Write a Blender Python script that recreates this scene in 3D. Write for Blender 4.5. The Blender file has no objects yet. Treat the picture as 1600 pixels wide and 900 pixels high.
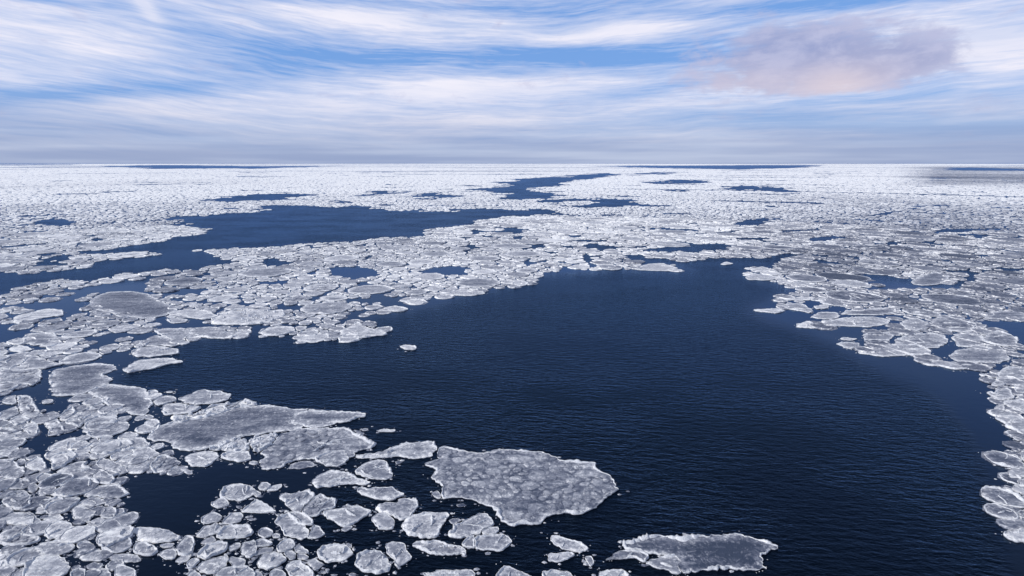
import bpy, math, random
import numpy as np
from mathutils import Vector
from mathutils.geometry import delaunay_2d_cdt
from mathutils.kdtree import KDTree

S = bpy.context.scene
COL = S.collection
random.seed(7)
RNG = np.random.default_rng(7)

# ------------------------------------------------------------------ camera
H = 30.0                    # metres above the sea
F = 900.0                   # focal length in pixels of the 1600 px wide picture
HORIZON = 254.5
PITCH = math.atan((450 - HORIZON) / F)
cam = bpy.data.cameras.new('camera')
cam.sensor_width = 36.0
cam.lens = 36.0 * F / 1600.0
cam.clip_start = 0.5
cam.clip_end = 200000.0
cam_ob = bpy.data.objects.new('camera', cam)
COL.objects.link(cam_ob)
cam_ob.location = (0, 0, H)
cam_ob.rotation_euler = (math.pi / 2 - PITCH, 0, 0)
S.camera = cam_ob

# ------------------------------------------------------------------ exposure, sun
S.view_settings.view_transform = 'Standard'
S.view_settings.look = 'None'
S.view_settings.gamma = 1.0
S.view_settings.exposure = 0.0
SUN_EL = math.radians(34)
SUN_AZ = math.radians(-112)          # measured from the view direction (+Y), negative is left
sun = bpy.data.lights.new('sun', 'SUN')
sun.energy = 3.7
sun.angle = math.radians(0.5)
sun.color = (1.0, 0.965, 0.915)
sun_ob = bpy.data.objects.new('sun', sun)
COL.objects.link(sun_ob)
sd = Vector((math.sin(SUN_AZ) * math.cos(SUN_EL), math.cos(SUN_AZ) * math.cos(SUN_EL), math.sin(SUN_EL)))
sun_ob.rotation_euler = sd.to_track_quat('Z', 'Y').to_euler()
sun_ob.location = (-60, 30, 80)


def pix_dir(px, py):
    x = (px - 800) / F
    y = (450 - py) / F
    c, s = math.cos(PITCH), math.sin(PITCH)
    return np.array([x, c + y * s, -s + y * c])


def az_el(px, py):
    d = pix_dir(px, py)
    d = d / np.linalg.norm(d)
    return math.atan2(d[0], d[1]), math.asin(d[2])


# ------------------------------------------------------------------ node helper
class NT:
    def __init__(self, tree):
        self.t = tree
        self.n = tree.nodes
        self.l = tree.links

    def _set(self, sock, v):
        if v is None:
            return
        if isinstance(v, bpy.types.NodeSocket):
            self.l.new(v, sock)
        else:
            sock.default_value = v

    def math(self, op, a, b=None, c=None, clamp=False):
        n = self.n.new('ShaderNodeMath')
        n.operation = op
        n.use_clamp = clamp
        for i, v in enumerate((a, b, c)):
            self._set(n.inputs[i], v)
        return n.outputs[0]

    def vmath(self, op, a, b=None, scale=None):
        n = self.n.new('ShaderNodeVectorMath')
        n.operation = op
        self._set(n.inputs[0], a)
        self._set(n.inputs[1], b)
        if scale is not None:
            self._set(n.inputs['Scale'], scale)
        return n.outputs['Value'] if op in ('DOT_PRODUCT', 'LENGTH', 'DISTANCE') else n.outputs[0]

    def comb(self, x, y, z=0.0):
        n = self.n.new('ShaderNodeCombineXYZ')
        for i, v in enumerate((x, y, z)):
            self._set(n.inputs[i], v)
        return n.outputs[0]

    def sep(self, v):
        n = self.n.new('ShaderNodeSeparateXYZ')
        self._set(n.inputs[0], v)
        return n.outputs

    def noise(self, vec, scale, detail=4.0, rough=0.55, dist=0.0, dims='3D'):
        n = self.n.new('ShaderNodeTexNoise')
        n.noise_dimensions = dims
        self._set(n.inputs['Vector'], vec)
        self._set(n.inputs['Scale'], scale)
        n.inputs['Detail'].default_value = detail
        n.inputs['Roughness'].default_value = rough
        n.inputs['Distortion'].default_value = dist
        return n.outputs[0]

    def maprange(self, v, a, b, c=0.0, d=1.0, smooth=True):
        n = self.n.new('ShaderNodeMapRange')
        n.interpolation_type = 'SMOOTHSTEP' if smooth else 'LINEAR'
        self._set(n.inputs[0], v)
        for i, q in enumerate((a, b, c, d)):
            self._set(n.inputs[i + 1], q)
        return n.outputs[0]

    def mix(self, f, a, b, blend='MIX'):
        n = self.n.new('ShaderNodeMix')
        n.data_type = 'RGBA'
        n.blend_type = blend
        n.clamp_factor = True
        self._set(n.inputs[0], f)
        self._set(n.inputs[6], a if isinstance(a, bpy.types.NodeSocket) else tuple(a) + (1.0,) * (4 - len(a)))
        self._set(n.inputs[7], b if isinstance(b, bpy.types.NodeSocket) else tuple(b) + (1.0,) * (4 - len(b)))
        return n.outputs[2]


def srgb(r, g, b, k=1.0):
    f = lambda c: (c / 12.92 if c <= 0.04045 else ((c + 0.055) / 1.055) ** 2.4)
    return tuple(k * f(v / 255.0) for v in (r, g, b))


# ------------------------------------------------------------------ world: Nishita sky with cirrus streaks
SKY_STRENGTH = 0.1
world = bpy.data.worlds.new('World')
S.world = world
world.use_nodes = True
W = NT(world.node_tree)
for n in list(W.n):
    W.n.remove(n)
out = W.n.new('ShaderNodeOutputWorld')
bg = W.n.new('ShaderNodeBackground')
bg.inputs['Strength'].default_value = SKY_STRENGTH
sky = W.n.new('ShaderNodeTexSky')
sky.sky_type = 'NISHITA'
sky.sun_disc = False
sky.sun_elevation = SUN_EL
sky.sun_rotation = SUN_AZ
sky.air_density = 1.0
sky.dust_density = 0.6
sky.ozone_density = 1.5
K = 1.0 / SKY_STRENGTH
tc = W.n.new('ShaderNodeTexCoord')
dx, dy, dz = W.sep(tc.outputs['Generated'])
AZ = W.math('ARCTAN2', dx, dy)
EL = W.math('ARCSINE', dz)
# slow warp so that streaks bend
base_v = W.comb(AZ, EL)
wn = W.noise(W.vmath('MULTIPLY', base_v, (2.2, 7.0, 1)), 1.0, 3.0)
ELw = W.math('ADD', EL, W.math('MULTIPLY', W.math('SUBTRACT', wn, 0.5), 0.05))
# fibres: the left part of the sky leans down to the right
lean = W.maprange(AZ, -0.75, 0.35, 0.07, -0.03)
ELs = W.math('ADD', ELw, W.math('MULTIPLY', AZ, lean))
fib1 = W.noise(W.comb(W.math('MULTIPLY', AZ, 3.0), W.math('MULTIPLY', ELs, 26.0), 3.1), 1.0, 7.0, 0.62)
fib2 = W.noise(W.comb(W.math('MULTIPLY', AZ, 9.0), W.math('MULTIPLY', ELs, 120.0), 7.7), 1.0, 5.0, 0.6)
big = W.noise(W.comb(W.math('MULTIPLY', AZ, 1.3), W.math('MULTIPLY', ELw, 9.0), 1.3), 1.0, 3.0, 0.5)


def gauss(px, py, sx, sy, amp, tilt=0.0):
    """a soft patch at the direction of a picture point; sizes in picture pixels"""
    a0, e0 = az_el(px, py)
    u = W.math('SUBTRACT', AZ, a0)
    v = W.math('SUBTRACT', ELw, e0)
    if tilt:
        v = W.math('ADD', v, W.math('MULTIPLY', u, tilt))
    u = W.math('DIVIDE', u, sx / F)
    v = W.math('DIVIDE', v, sy / F)
    q = W.math('ADD', W.math('MULTIPLY', u, u), W.math('MULTIPLY', v, v))
    return W.math('MULTIPLY', W.math('POWER', 2.71828, W.math('MULTIPLY', q, -1.0)), amp)


def addall(xs):
    r = xs[0]
    for x in xs[1:]:
        r = W.math('ADD', r, x)
    return r


blobs = [
    gauss(530, 84, 270, 26, -0.60, 0.03), gauss(330, 108, 150, 16, -0.22), gauss(1000, 86, 160, 19, -0.58), gauss(780, 84, 170, 15, -0.30),
    gauss(40, 148, 170, 12, -0.40, -0.10), gauss(200, 130, 140, 12, -0.28, -0.10),
    gauss(480, 3, 230, 9, -0.42), gauss(60, 2, 170, 6, -0.30), gauss(870, 10, 170, 15, -0.42), gauss(1350, 6, 300, 12, -0.45),
    gauss(1030, 140, 110, 16, -0.30), gauss(1330, 150, 90, 10, -0.42),
    gauss(1150, 188, 180, 16, -0.30), gauss(1520, 195, 170, 20, -0.34), gauss(60, 210, 200, 16, -0.22),
    gauss(90, 38, 170, 26, 0.40, 0.05), gauss(130, 85, 130, 24, 0.18), gauss(420, 34, 260, 18, 0.22), gauss(960, 50, 150, 12, 0.50), gauss(690, 30, 160, 14, 0.22),
    gauss(1520, 66, 110, 24, 0.50), gauss(860, 128, 220, 24, 0.42), gauss(600, 150, 280, 22, 0.38),
    gauss(200, 175, 200, 18, 0.26), gauss(560, 185, 300, 20, 0.20), gauss(1150, 168, 180, 12, 0.26), gauss(1490, 172, 140, 12, 0.22), gauss(850, 190, 200, 16, 0.22),
    gauss(230, 22, 16, 12, 0.5, 0.6),
]
fib3 = W.noise(W.comb(W.math('MULTIPLY', AZ, 22.0), W.math('MULTIPLY', ELs, 330.0), 4.4), 1.0, 4.0, 0.6)
dens = addall([W.math('MULTIPLY', W.math('SUBTRACT', fib1, 0.5), 0.70),
               W.math('MULTIPLY', W.math('SUBTRACT', fib2, 0.5), 0.85),
               W.math('MULTIPLY', W.math('SUBTRACT', fib3, 0.5), 0.62),
               W.math('MULTIPLY', W.math('SUBTRACT', big, 0.5), 0.9)] + blobs + [W.math('ADD', 0.54, 0.0)])
cloud = W.maprange(dens, 0.08, 0.92, smooth=False)
# blue between the clouds: Nishita, cooled a little by the maritime air
blue_low = srgb(112, 164, 238, K)
blue = W.mix(W.maprange(EL, 0.26, 0.75, 0.75, 0.0), sky.outputs[0], blue_low)
white = W.mix(W.maprange(fib1, 0.35, 0.7), srgb(214, 221, 245, K), srgb(243, 241, 253, K))
c1 = W.mix(W.math('MULTIPLY', cloud, W.maprange(EL, 0.27, 0.8, 1.0, 0.30)), blue, white)
# grey lilac bank on the right with a warm lit flank
puff = W.noise(W.comb(W.math('MULTIPLY', AZ, 16.0), W.math('MULTIPLY', EL, 34.0), 2.0), 1.0, 7.0, 0.62, 0.25)
mau = addall([gauss(1330, 92, 110, 34, 0.85), gauss(1165, 118, 95, 36, 0.66), gauss(1225, 62, 80, 22, 0.55), gauss(1425, 100, 65, 20, 0.62),
              gauss(1335, 152, 70, 8, -0.8), gauss(1212, 105, 24, 14, -0.35),
              W.math('MULTIPLY', W.math('SUBTRACT', puff, 0.5), 2.3)])
mauf = W.math('MULTIPLY', W.maprange(mau, 0.14, 0.85), 0.88)
warm = W.math('MULTIPLY', addall([gauss(1310, 128, 60, 24, 0.8), gauss(1150, 128, 70, 24, 0.45)]), 1.0, clamp=True)
maucol = W.mix(warm, W.mix(W.maprange(puff, 0.35, 0.65), srgb(150, 160, 203, K), srgb(184, 188, 221, K)), srgb(222, 207, 216, K))
c2 = W.mix(mauf, c1, maucol)
# pale grey-blue band of far air over the ice
band = W.maprange(EL, -0.01, 0.115, 1.0, 0.0)
bandcol = W.mix(W.maprange(W.noise(W.comb(W.math('MULTIPLY', AZ, 2.0), W.math('MULTIPLY', EL, 40.0), 9.0), 1.0, 3.0), 0.35, 0.7),
                srgb(153, 168, 203, K), srgb(188, 199, 224, K))
c3 = W.mix(band, c2, bandcol)
W.l.new(c3, bg.inputs['Color'])
W.l.new(bg.outputs[0], out.inputs[0])


# ------------------------------------------------------------------ materials
def new_mat(name):
    m = bpy.data.materials.new(name)
    m.use_nodes = True
    t = NT(m.node_tree)
    for n in list(t.n):
        t.n.remove(n)
    o = t.n.new('ShaderNodeOutputMaterial')
    p = t.n.new('ShaderNodeBsdfPrincipled')
    t.l.new(p.outputs[0], o.inputs[0])
    return m, t, p


def attr(t, name):
    n = t.n.new('ShaderNodeAttribute')
    n.attribute_name = name
    return n.outputs['Fac']


def bump(t, h, strength, dist, normal=None):
    n = t.n.new('ShaderNodeBump')
    t._set(n.inputs['Height'], h)
    t._set(n.inputs['Strength'], strength)
    n.inputs['Distance'].default_value = dist
    if normal is not None:
        t.l.new(normal, n.inputs['Normal'])
    return n.outputs[0]


def make_ice():
    m, t, p = new_mat('sea_ice')
    g = t.n.new('ShaderNodeNewGeometry')
    pos = g.outputs['Position']
    tone, rim = attr(t, 'tone'), attr(t, 'rim')
    n1 = t.noise(pos, 0.55, 5, 0.6)
    n2 = t.noise(pos, 3.2, 6, 0.65)
    n3 = t.noise(pos, 14.0, 4, 0.7)
    st = t.noise(t.vmath('MULTIPLY', pos, (0.16, 1.1, 1.0)), 1.0, 5, 0.6, 0.6)     # drawn-out frost streaks
    v = t.math('ADD', tone, t.math('MULTIPLY', t.math('SUBTRACT', n1, 0.5), 0.7))
    v = t.math('ADD', v, t.math('MULTIPLY', t.math('SUBTRACT', n2, 0.5), 0.78))
    v = t.math('ADD', v, t.math('MULTIPLY', t.math('SUBTRACT', n3, 0.5), 0.42))
    v = t.math('ADD', v, t.math('MULTIPLY', t.math('SUBTRACT', st, 0.5), 0.8))
    vn = t.noise(t.vmath('ADD', pos, (31.0, 7.0, 0.0)), 0.62, 5, 0.62, 1.1)
    vein = t.maprange(t.math('ABSOLUTE', t.math('SUBTRACT', vn, 0.5)), 0.0, 0.032, 1.0, 0.0)
    vein = t.math('MULTIPLY', vein, t.maprange(n2, 0.40, 0.62, 0.0, 1.0))
    v = t.math('ADD', v, t.math('MULTIPLY', vein, 0.42))
    cr = t.noise(t.vmath('ADD', pos, (5.0, 17.0, 0.0)), 1.5, 8, 0.76)          # crust and frost flowers
    patch = t.maprange(t.noise(t.vmath('ADD', pos, (2.0, 41.0, 0.0)), 0.28, 4, 0.6), 0.42, 0.60, 0.25, 1.0)
    v = t.math('ADD', v, t.math('MULTIPLY', t.maprange(cr, 0.54, 0.70, 0.0, 0.46), patch))
    v = t.math('SUBTRACT', v, t.maprange(cr, 0.30, 0.44, 0.20, 0.0))
    brk = t.noise(pos, 0.85, 3, 0.5)
    rr = t.math('MULTIPLY', t.math('MULTIPLY', rim, t.maprange(n2, 0.3, 0.62, 0.35, 1.0)), t.maprange(brk, 0.36, 0.58, 0.2, 1.15))
    v = t.math('ADD', v, t.math('MULTIPLY', rr, 0.66), clamp=True)
    r = t.n.new('ShaderNodeValToRGB')
    e = r.color_ramp.elements
    e[0].position, e[0].color = 0.0, (0.045, 0.06, 0.098, 1)
    e[1].position, e[1].color = 1.0, (0.88, 0.88, 0.88, 1)
    for q, c in ((0.22, (0.12, 0.135, 0.185, 1)), (0.5, (0.275, 0.29, 0.34, 1)), (0.75, (0.53, 0.54, 0.58, 1))):
        k = e.new(q)
        k.color = c
    t.l.new(v, r.inputs[0])
    t.l.new(r.outputs[0], p.inputs['Base Color'])
    p.inputs['Roughness'].default_value = 0.55
    p.inputs['IOR'].default_value = 1.31
    p.inputs['Specular IOR Level'].default_value = 0.35
    h = t.math('ADD', t.math('ADD', t.math('MULTIPLY', n2, 1.0), t.math('MULTIPLY', n3, 0.45)), t.math('MULTIPLY', vein, 0.35))
    t.l.new(bump(t, h, 0.8, 0.11), p.inputs['Normal'])
    return m


def make_frost():
    m, t, p = new_mat('frosted_rim_ice')
    g = t.n.new('ShaderNodeNewGeometry')
    pos = g.outputs['Position']
    n2 = t.noise(pos, 2.6, 6, 0.65)
    n3 = t.noise(pos, 13.0, 4, 0.7)
    v = t.math('ADD', t.math('MULTIPLY', n2, 0.7), t.math('MULTIPLY', n3, 0.5))
    r = t.n.new('ShaderNodeValToRGB')
    e = r.color_ramp.elements
    e[0].position, e[0].color = 0.40, (0.30, 0.33, 0.39, 1)
    e[1].position, e[1].color = 0.70, (0.80, 0.81, 0.84, 1)
    t.l.new(v, r.inputs[0])
    t.l.new(r.outputs[0], p.inputs['Base Color'])
    p.inputs['Roughness'].default_value = 0.6
    p.inputs['IOR'].default_value = 1.31
    p.inputs['Specular IOR Level'].default_value = 0.3
    t.l.new(bump(t, t.math('ADD', n2, t.math('MULTIPLY', n3, 0.6)), 0.9, 0.12), p.inputs['Normal'])
    return m


def make_water():
    m, t, p = new_mat('sea_water')
    g = t.n.new('ShaderNodeNewGeometry')
    pos = g.outputs['Position']
    rip = attr(t, 'ripple')
    rot = t.n.new('ShaderNodeMapping')
    rot.inputs['Rotation'].default_value = (0, 0, math.radians(7))
    t.l.new(pos, rot.inputs[0])
    w1 = t.noise(t.vmath('MULTIPLY', rot.outputs[0], (0.55, 1.5, 1)), 1.0, 3, 0.55, 0.4)
    w2 = t.noise(t.vmath('MULTIPLY', rot.outputs[0], (1.6, 3.6, 1)), 1.0, 3, 0.6, 0.3)
    w0 = t.noise(t.vmath('MULTIPLY', rot.outputs[0], (0.035, 0.06, 1)), 1.0, 3, 0.6)
    h = t.math('ADD', t.math('MULTIPLY', w1, 1.0), t.math('MULTIPLY', w2, 0.42))
    ed = t.noise(t.vmath('MULTIPLY', pos, (0.05, 0.022, 1)), 1.0, 5, 0.6)
    rip = t.maprange(t.math('ADD', rip, t.math('MULTIPLY', t.math('SUBTRACT', ed, 0.5), 1.1)), 0.1, 0.9)
    s = t.math('MULTIPLY', t.math('ADD', t.math('MULTIPLY', rip, 0.92), 0.06), t.maprange(w0, 0.34, 0.66, 0.5, 1.25))
    nrm = bump(t, h, s, 0.27)
    # deep water body and the sky mirrored in its surface; gloss colour itself dims and blues that reflection, more where rippled
    t.n.remove(p)
    o = [n for n in t.n if n.type == 'OUTPUT_MATERIAL'][0]
    d = t.n.new('ShaderNodeBsdfDiffuse')
    d.inputs['Color'].default_value = (0.0008, 0.0022, 0.0055, 1)
    gl = t.n.new('ShaderNodeBsdfGlossy')
    t.l.new(t.mix(rip, (0.34, 0.52, 0.82), (0.205, 0.345, 0.57)), gl.inputs['Color'])
    t.l.new(t.maprange(rip, 0, 1, 0.10, 0.20), gl.inputs['Roughness'])
    fr = t.n.new('ShaderNodeFresnel')
    fr.inputs['IOR'].default_value = 1.333
    mx = t.n.new('ShaderNodeMixShader')
    for q in (d, gl, fr):
        t.l.new(nrm, q.inputs['Normal'])
    t.l.new(fr.outputs[0], mx.inputs[0])
    t.l.new(d.outputs[0], mx.inputs[1])
    t.l.new(gl.outputs[0], mx.inputs[2])
    t.l.new(mx.outputs[0], o.inputs[0])
    return m


M_ICE, M_FROST, M_SEA = make_ice(), make_frost(), make_water()


# ------------------------------------------------------------------ numeric helpers
def ground(px, py):
    """where the sight line through a picture point meets the sea"""
    x = (np.asarray(px, float) - 800) / F
    y = (450 - np.asarray(py, float)) / F
    c, s = math.cos(PITCH), math.sin(PITCH)
    dz_ = -s + y * c
    k = H / np.maximum(-dz_, 1e-5)
    return np.stack([x * k, (c + y * s) * k], -1)


def pixel(X, Y, Z=0.0):
    c, s = math.cos(PITCH), math.sin(PITCH)
    zc = Y * c - (Z - H) * s
    yc = Y * s + (Z - H) * c
    return 800 + F * X / zc, 450 - F * yc / zc


def _h(ix, iy, s):
    v = np.sin(ix * 127.1 + iy * 311.7 + s * 74.7) * 43758.5453
    return v - np.floor(v)


def vnoise(x, y, s=0.0):
    ix, iy = np.floor(x), np.floor(y)
    fx, fy = x - ix, y - iy
    fx = fx * fx * (3 - 2 * fx)
    fy = fy * fy * (3 - 2 * fy)
    a, b, c, d = _h(ix, iy, s), _h(ix + 1, iy, s), _h(ix, iy + 1, s), _h(ix + 1, iy + 1, s)
    return (a * (1 - fx) + b * fx) * (1 - fy) + (c * (1 - fx) + d * fx) * fy


def fbm(x, y, s=0.0, o=3):
    r, a, w = 0, 1.0, 0
    for i in range(o):
        r = r + a * vnoise(x * 2 ** i, y * 2 ** i, s + i * 3.3)
        w += a
        a *= 0.5
    return r / w


def pip(px, py, poly):
    x, y = np.asarray(px, float), np.asarray(py, float)
    poly = np.asarray(poly, float)
    res = np.zeros(x.shape, bool)
    mn, mx = poly.min(0), poly.max(0)
    idx = np.nonzero((x >= mn[0]) & (x <= mx[0]) & (y >= mn[1]) & (y <= mx[1]))[0]
    if len(idx) == 0:
        return res
    qx, qy = x[idx], y[idx]
    r = np.zeros(len(idx), bool)
    j = len(poly) - 1
    for i in range(len(poly)):
        xi, yi, xj, yj = poly[i, 0], poly[i, 1], poly[j, 0], poly[j, 1]
        if yi != yj:
            r ^= ((yi > qy) != (yj > qy)) & (qx < (xj - xi) * (qy - yi) / (yj - yi) + xi)
        j = i
    res[idx] = r
    return res


def seg_dist(pts, poly):
    """distance of each point to a closed outline"""
    a = poly
    b = np.roll(poly, -1, 0)
    ab = b - a
    L = (ab ** 2).sum(1) + 1e-12
    ap = pts[:, None, :] - a[None]
    t = np.clip((ap * ab[None]).sum(2) / L[None], 0, 1)
    q = ap - t[..., None] * ab[None]
    return np.sqrt((q ** 2).sum(2)).min(1)


def area(poly):
    x, y = poly[:, 0], poly[:, 1]
    return 0.5 * np.sum(x * np.roll(y, -1) - y * np.roll(x, -1))


def chaikin(p, n=1):
    for _ in range(n):
        q = np.roll(p, -1, 0)
        r = np.empty((len(p) * 2, 2))
        r[0::2] = 0.87 * p + 0.13 * q
        r[1::2] = 0.13 * p + 0.87 * q
        p = r
    return p


def resample(p, step):
    q = np.vstack([p, p[:1]])
    d = np.sqrt((np.diff(q, axis=0) ** 2).sum(1))
    s = np.concatenate([[0], np.cumsum(d)])
    n = max(14, int(s[-1] / step))
    u = np.linspace(0, s[-1], n, endpoint=False)
    return np.stack([np.interp(u, s, q[:, 0]), np.interp(u, s, q[:, 1])], 1)


def normals_in(p):
    t = np.roll(p, -1, 0) - np.roll(p, 1, 0)
    t /= np.linalg.norm(t, axis=1, keepdims=True) + 1e-9
    return np.stack([-t[:, 1], t[:, 0]], 1)      # inward for a counter-clockwise outline


def mesh_from(name, verts, faces, mat, attrs=None, smooth=True):
    me = bpy.data.meshes.new(name)
    verts = np.asarray(verts, np.float32)
    me.from_pydata(verts.tolist(), [], faces)
    for k, v in (attrs or {}).items():
        a = me.attributes.new(k, 'FLOAT', 'POINT')
        a.data.foreach_set('value', np.ascontiguousarray(v, np.float32))
    me.materials.append(mat)
    if smooth:
        me.polygons.foreach_set('use_smooth', [True] * len(me.polygons))
    me.update()
    return me


def big_mesh(name, verts, tris, mat, attrs):
    me = bpy.data.meshes.new(name)
    nv, nt = len(verts), len(tris)
    me.vertices.add(nv)
    me.vertices.foreach_set('co', np.ascontiguousarray(verts, np.float32).ravel())
    me.loops.add(nt * 3)
    me.loops.foreach_set('vertex_index', np.ascontiguousarray(tris, np.int32).ravel())
    me.polygons.add(nt)
    me.polygons.foreach_set('loop_start', np.arange(0, nt * 3, 3, dtype=np.int32))
    me.polygons.foreach_set('use_smooth', np.ones(nt, bool))
    for k, v in attrs.items():
        a = me.attributes.new(k, 'FLOAT', 'POINT')
        a.data.foreach_set('value', np.ascontiguousarray(v, np.float32))
    me.materials.append(mat)
    me.update(calc_edges=True)
    me.validate()
    return me


def link(name, data, parent=None, loc=None):
    o = bpy.data.objects.new(name, data)
    COL.objects.link(o)
    if parent is not None:
        o.parent = parent
    if loc is not None:
        o.location = loc
    return o


# ------------------------------------------------------------------ traced layout
TILES = dict(a=(0, 600, 6), b=(200, 600, 6), c=(0, 750, 6), d=(200, 750, 6), e=(400, 600, 6), f=(400, 750, 6),
             g=(600, 650, 6), h=(600, 750, 6), j=(0, 470, 6), k=(200, 470, 6), l=(1200, 430, 6), m=(1400, 430, 6),
             n=(1440, 560, 7.5), o=(1500, 680, 12), q=(1500, 755, 8.571), r=(940, 800, 5.333),
             s=(800, 600, 3), t=(400, 400, 3), u=(800, 350, 3), v=(0, 400, 3), p=(0, 0, 1))


def P(txt):
    out_ = []
    for w in txt.replace(',', ' ').split():
        out_.append(float(w))
    return np.array(out_).reshape(-1, 2)


def TP(tile, txt):
    ox, oy, sc = TILES[tile]
    return P(txt) / sc + np.array([ox, oy])


# open water (pixels)
WATER = [P(x) for x in (
    '180,603 205,590 285,568 283,538 300,532 330,528 400,527 465,525 470,536 515,532 600,524 605,515 570,505 565,497 600,488 640,484 640,478 665,467 720,462 770,455 825,445 850,425 900,422 1000,420 1060,424 1050,412 1100,404 1160,402 1230,403 1215,415 1170,420 1165,432 1190,440 1230,446 1245,455 1240,462 1215,466 1222,480 1245,490 1285,512 1320,520 1330,548 1345,553 1430,557 1450,570 1500,578 1545,570 1590,555 1640,555 1640,563 1580,572 1550,585 1545,600 1555,612 1560,630 1565,655 1580,680 1575,700 1570,720 1570,745 1562,760 1560,795 1570,820 1565,835 1610,850 1800,860 1800,1000 260,1000 205,960 200,830 190,790 190,745 290,740 280,720 235,680 240,640 250,615',
    '-60,440 -60,424 0,424 42,428 83,424 119,420 139,416 147,409 172,406 194,403 222,401 250,398 228,394 167,397 119,398 122,392 167,390 200,384 256,377 267,370 311,367 330,358 261,352 308,345 258,340 281,337 333,336 372,333 400,331 417,322 447,320 519,323 567,324 636,329 678,331 733,327 800,328 856,329 880,332 842,335 800,338 744,345 742,351 667,359 667,370 600,372 547,379 500,380 428,386 400,388 347,390 303,391 342,397 336,408 319,415 297,420 250,422 192,427 178,434 133,441 89,438 55,444 22,452 17,463 0,466 -60,466',
    '314,313 347,309 400,305 442,302 490,304 455,309 400,312 340,316',
    '567,305 594,299 630,299 628,303 578,306', '630,306 664,303 700,303.5 736,305.5 692,309 650,309',
    '822,280 872,276 911,272 956,270 967,274 919,280 883,284 870,290 828,295 856,301 883,306 842,311 800,313 780,311 790,300 735,298 725,296 770,293 795,290 775,285',
    '892,322 919,316 925,311 956,311 989,313 1008,318 1039,320 1030,323 978,323 925,324',
    '986,284 1036,284 1056,281 1100,283 1103,286 1050,288',
    '1130,294 1147,290 1200,292.5 1228,295 1250,301 1228,301 1200,300 1160,297',
    '914,259.6 1028,258.6 1200,257.8 1283,258 1260,261.5 1160,265 1050,263', '972,273 1033,269 1067,269 1050,272',
    '153,259.8 250,258 400,259.5 547,259 400,263.5 236,263.5', '-40,257 110,257 130,257.7 -40,258.3',
    '1470,265 1492,261 1600,264 1640,268 1533,267',
    '1064,351 1086,347 1094,349 1078,352', '1142,349 1175,342 1203,341 1210,345 1188,352 1150,353', '1066,366 1130,362 1158,359 1150,364 1080,367',
    '994,390 1036,386 1092,381 1133,380 1155,385 1133,391 1092,394 1036,394 1003,394', '1147,372 1200,371 1210,374 1160,376',
    '1330,452 1372,448 1450,447 1478,444 1500,437 1514,427 1558,416 1564,419 1533,429 1528,437 1503,451 1467,452 1372,454',
    '1200,400 1228,396 1258,397 1228,405 1217,413 1200,419',
    '1345,520 1390,508 1400,498 1340,496 1310,494 1333,492 1400,492 1420,493 1415,503 1402,508 1400,515 1350,522',
    '1513,500 1550,500 1660,500 1660,565 1592,560 1590,530 1573,520 1543,512',
    '1285,512 1320,505 1345,515 1352,530 1362,540 1340,550 1310,545', '1290,500 1400,498 1420,505 1390,512 1350,518 1300,512',
    # holes in the left pack
    '52,625 75,620 105,622 120,625 105,640 92,650 70,648 60,635',
    '25,697 45,685 65,672 75,665 100,672 125,667 135,685 105,688 80,695 73,712 78,725 85,738 78,745 70,733 60,718 48,712 35,715',
    '95,800 120,775 135,755 142,750 132,770 120,790 113,803 105,815 100,812', '50,838 72,818 70,830 75,845 65,850 55,845',
    '100,872 120,860 130,865 120,885 110,882', '190,650 205,640 225,660 230,680 215,680 200,665', '230,632 250,632 255,645 248,650 230,650',
    '0,475 60,472 130,477 145,487 100,492 60,482 0,482', '0,505 35,505 20,517 0,518', '0,535 50,537 72,543 50,552 0,556',
    '140,460 180,448 215,452 170,456', '228,458 245,462 270,472 300,472 330,476 360,480 400,478 400,472 340,472 280,466', '240,490 300,505 380,505 420,508 500,506 500,510 400,513 300,513 238,515',
    '72,578 80,576 78,600 82,620 72,620 68,598', '145,554 200,552 200,565 180,562 150,560', '330,487 345,480 400,484 350,494',
    '45,345 95,341 135,345 100,351 60,351', '75,402 105,396 120,400 100,405 78,405', '0,385 50,381 90,379 60,384 0,388', '135,375 155,370 170,374 150,378',
    '400,405 430,403 468,410 430,417 400,415', '500,425 560,427 600,421 580,428 530,430', '560,402 590,399 575,406', '670,417 720,415 740,418 690,422',
    '500,423 545,420 520,428', '400,438 460,440 440,445 400,444', '355,446 400,442 380,448', '430,474 480,478 465,487 432,488', '545,464 590,468 570,475 540,472',
    '820,410 850,406 865,409 830,414', '905,400 945,398 940,404', '885,369 915,366 910,372 884,371', '800,369 822,369 815,374 800,375', '960,402 985,405 970,408',
    '1310,350 1330,348 1330,351 1312,352', '1365,333 1390,331 1392,335 1368,336', '1425,322 1438,321 1438,325', '1460,359 1500,356 1560,358 1500,364 1455,364',
    '1262,372 1300,368 1330,371 1290,377 1265,378', '1215,360 1285,357 1288,360 1220,364', '1560,455 1580,448 1590,453 1575,457')]

# rippled (wind-darkened) part of the main lead and smooth rest
RIPPLE = [P('150,605 283,538 600,505 850,430 1050,425 1160,410 1165,432 1205,446 1250,460 1210,468 1150,480 1200,502 1233,511 1300,541 1340,566 1387,584 1430,596 1460,617 1483,640 1520,700 1560,850 1620,1000 380,1000 560,700 400,640'),
          P('0,424 250,398 300,330 520,322 880,332 667,370 300,425 0,466')]

# floes: tile, outline in tile pixels, tone 0..1, rim 0..1.3, label (None = described from its look and neighbours), short name for neighbours
FL = []


def fl(tile, txt, tone=0.5, rim=1.0, label=None, nick=None, extra=None):
    FL.append(dict(pix=TP(tile, txt), tone=tone, rim=rim, label=label, nick=nick, extra=extra))


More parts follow.
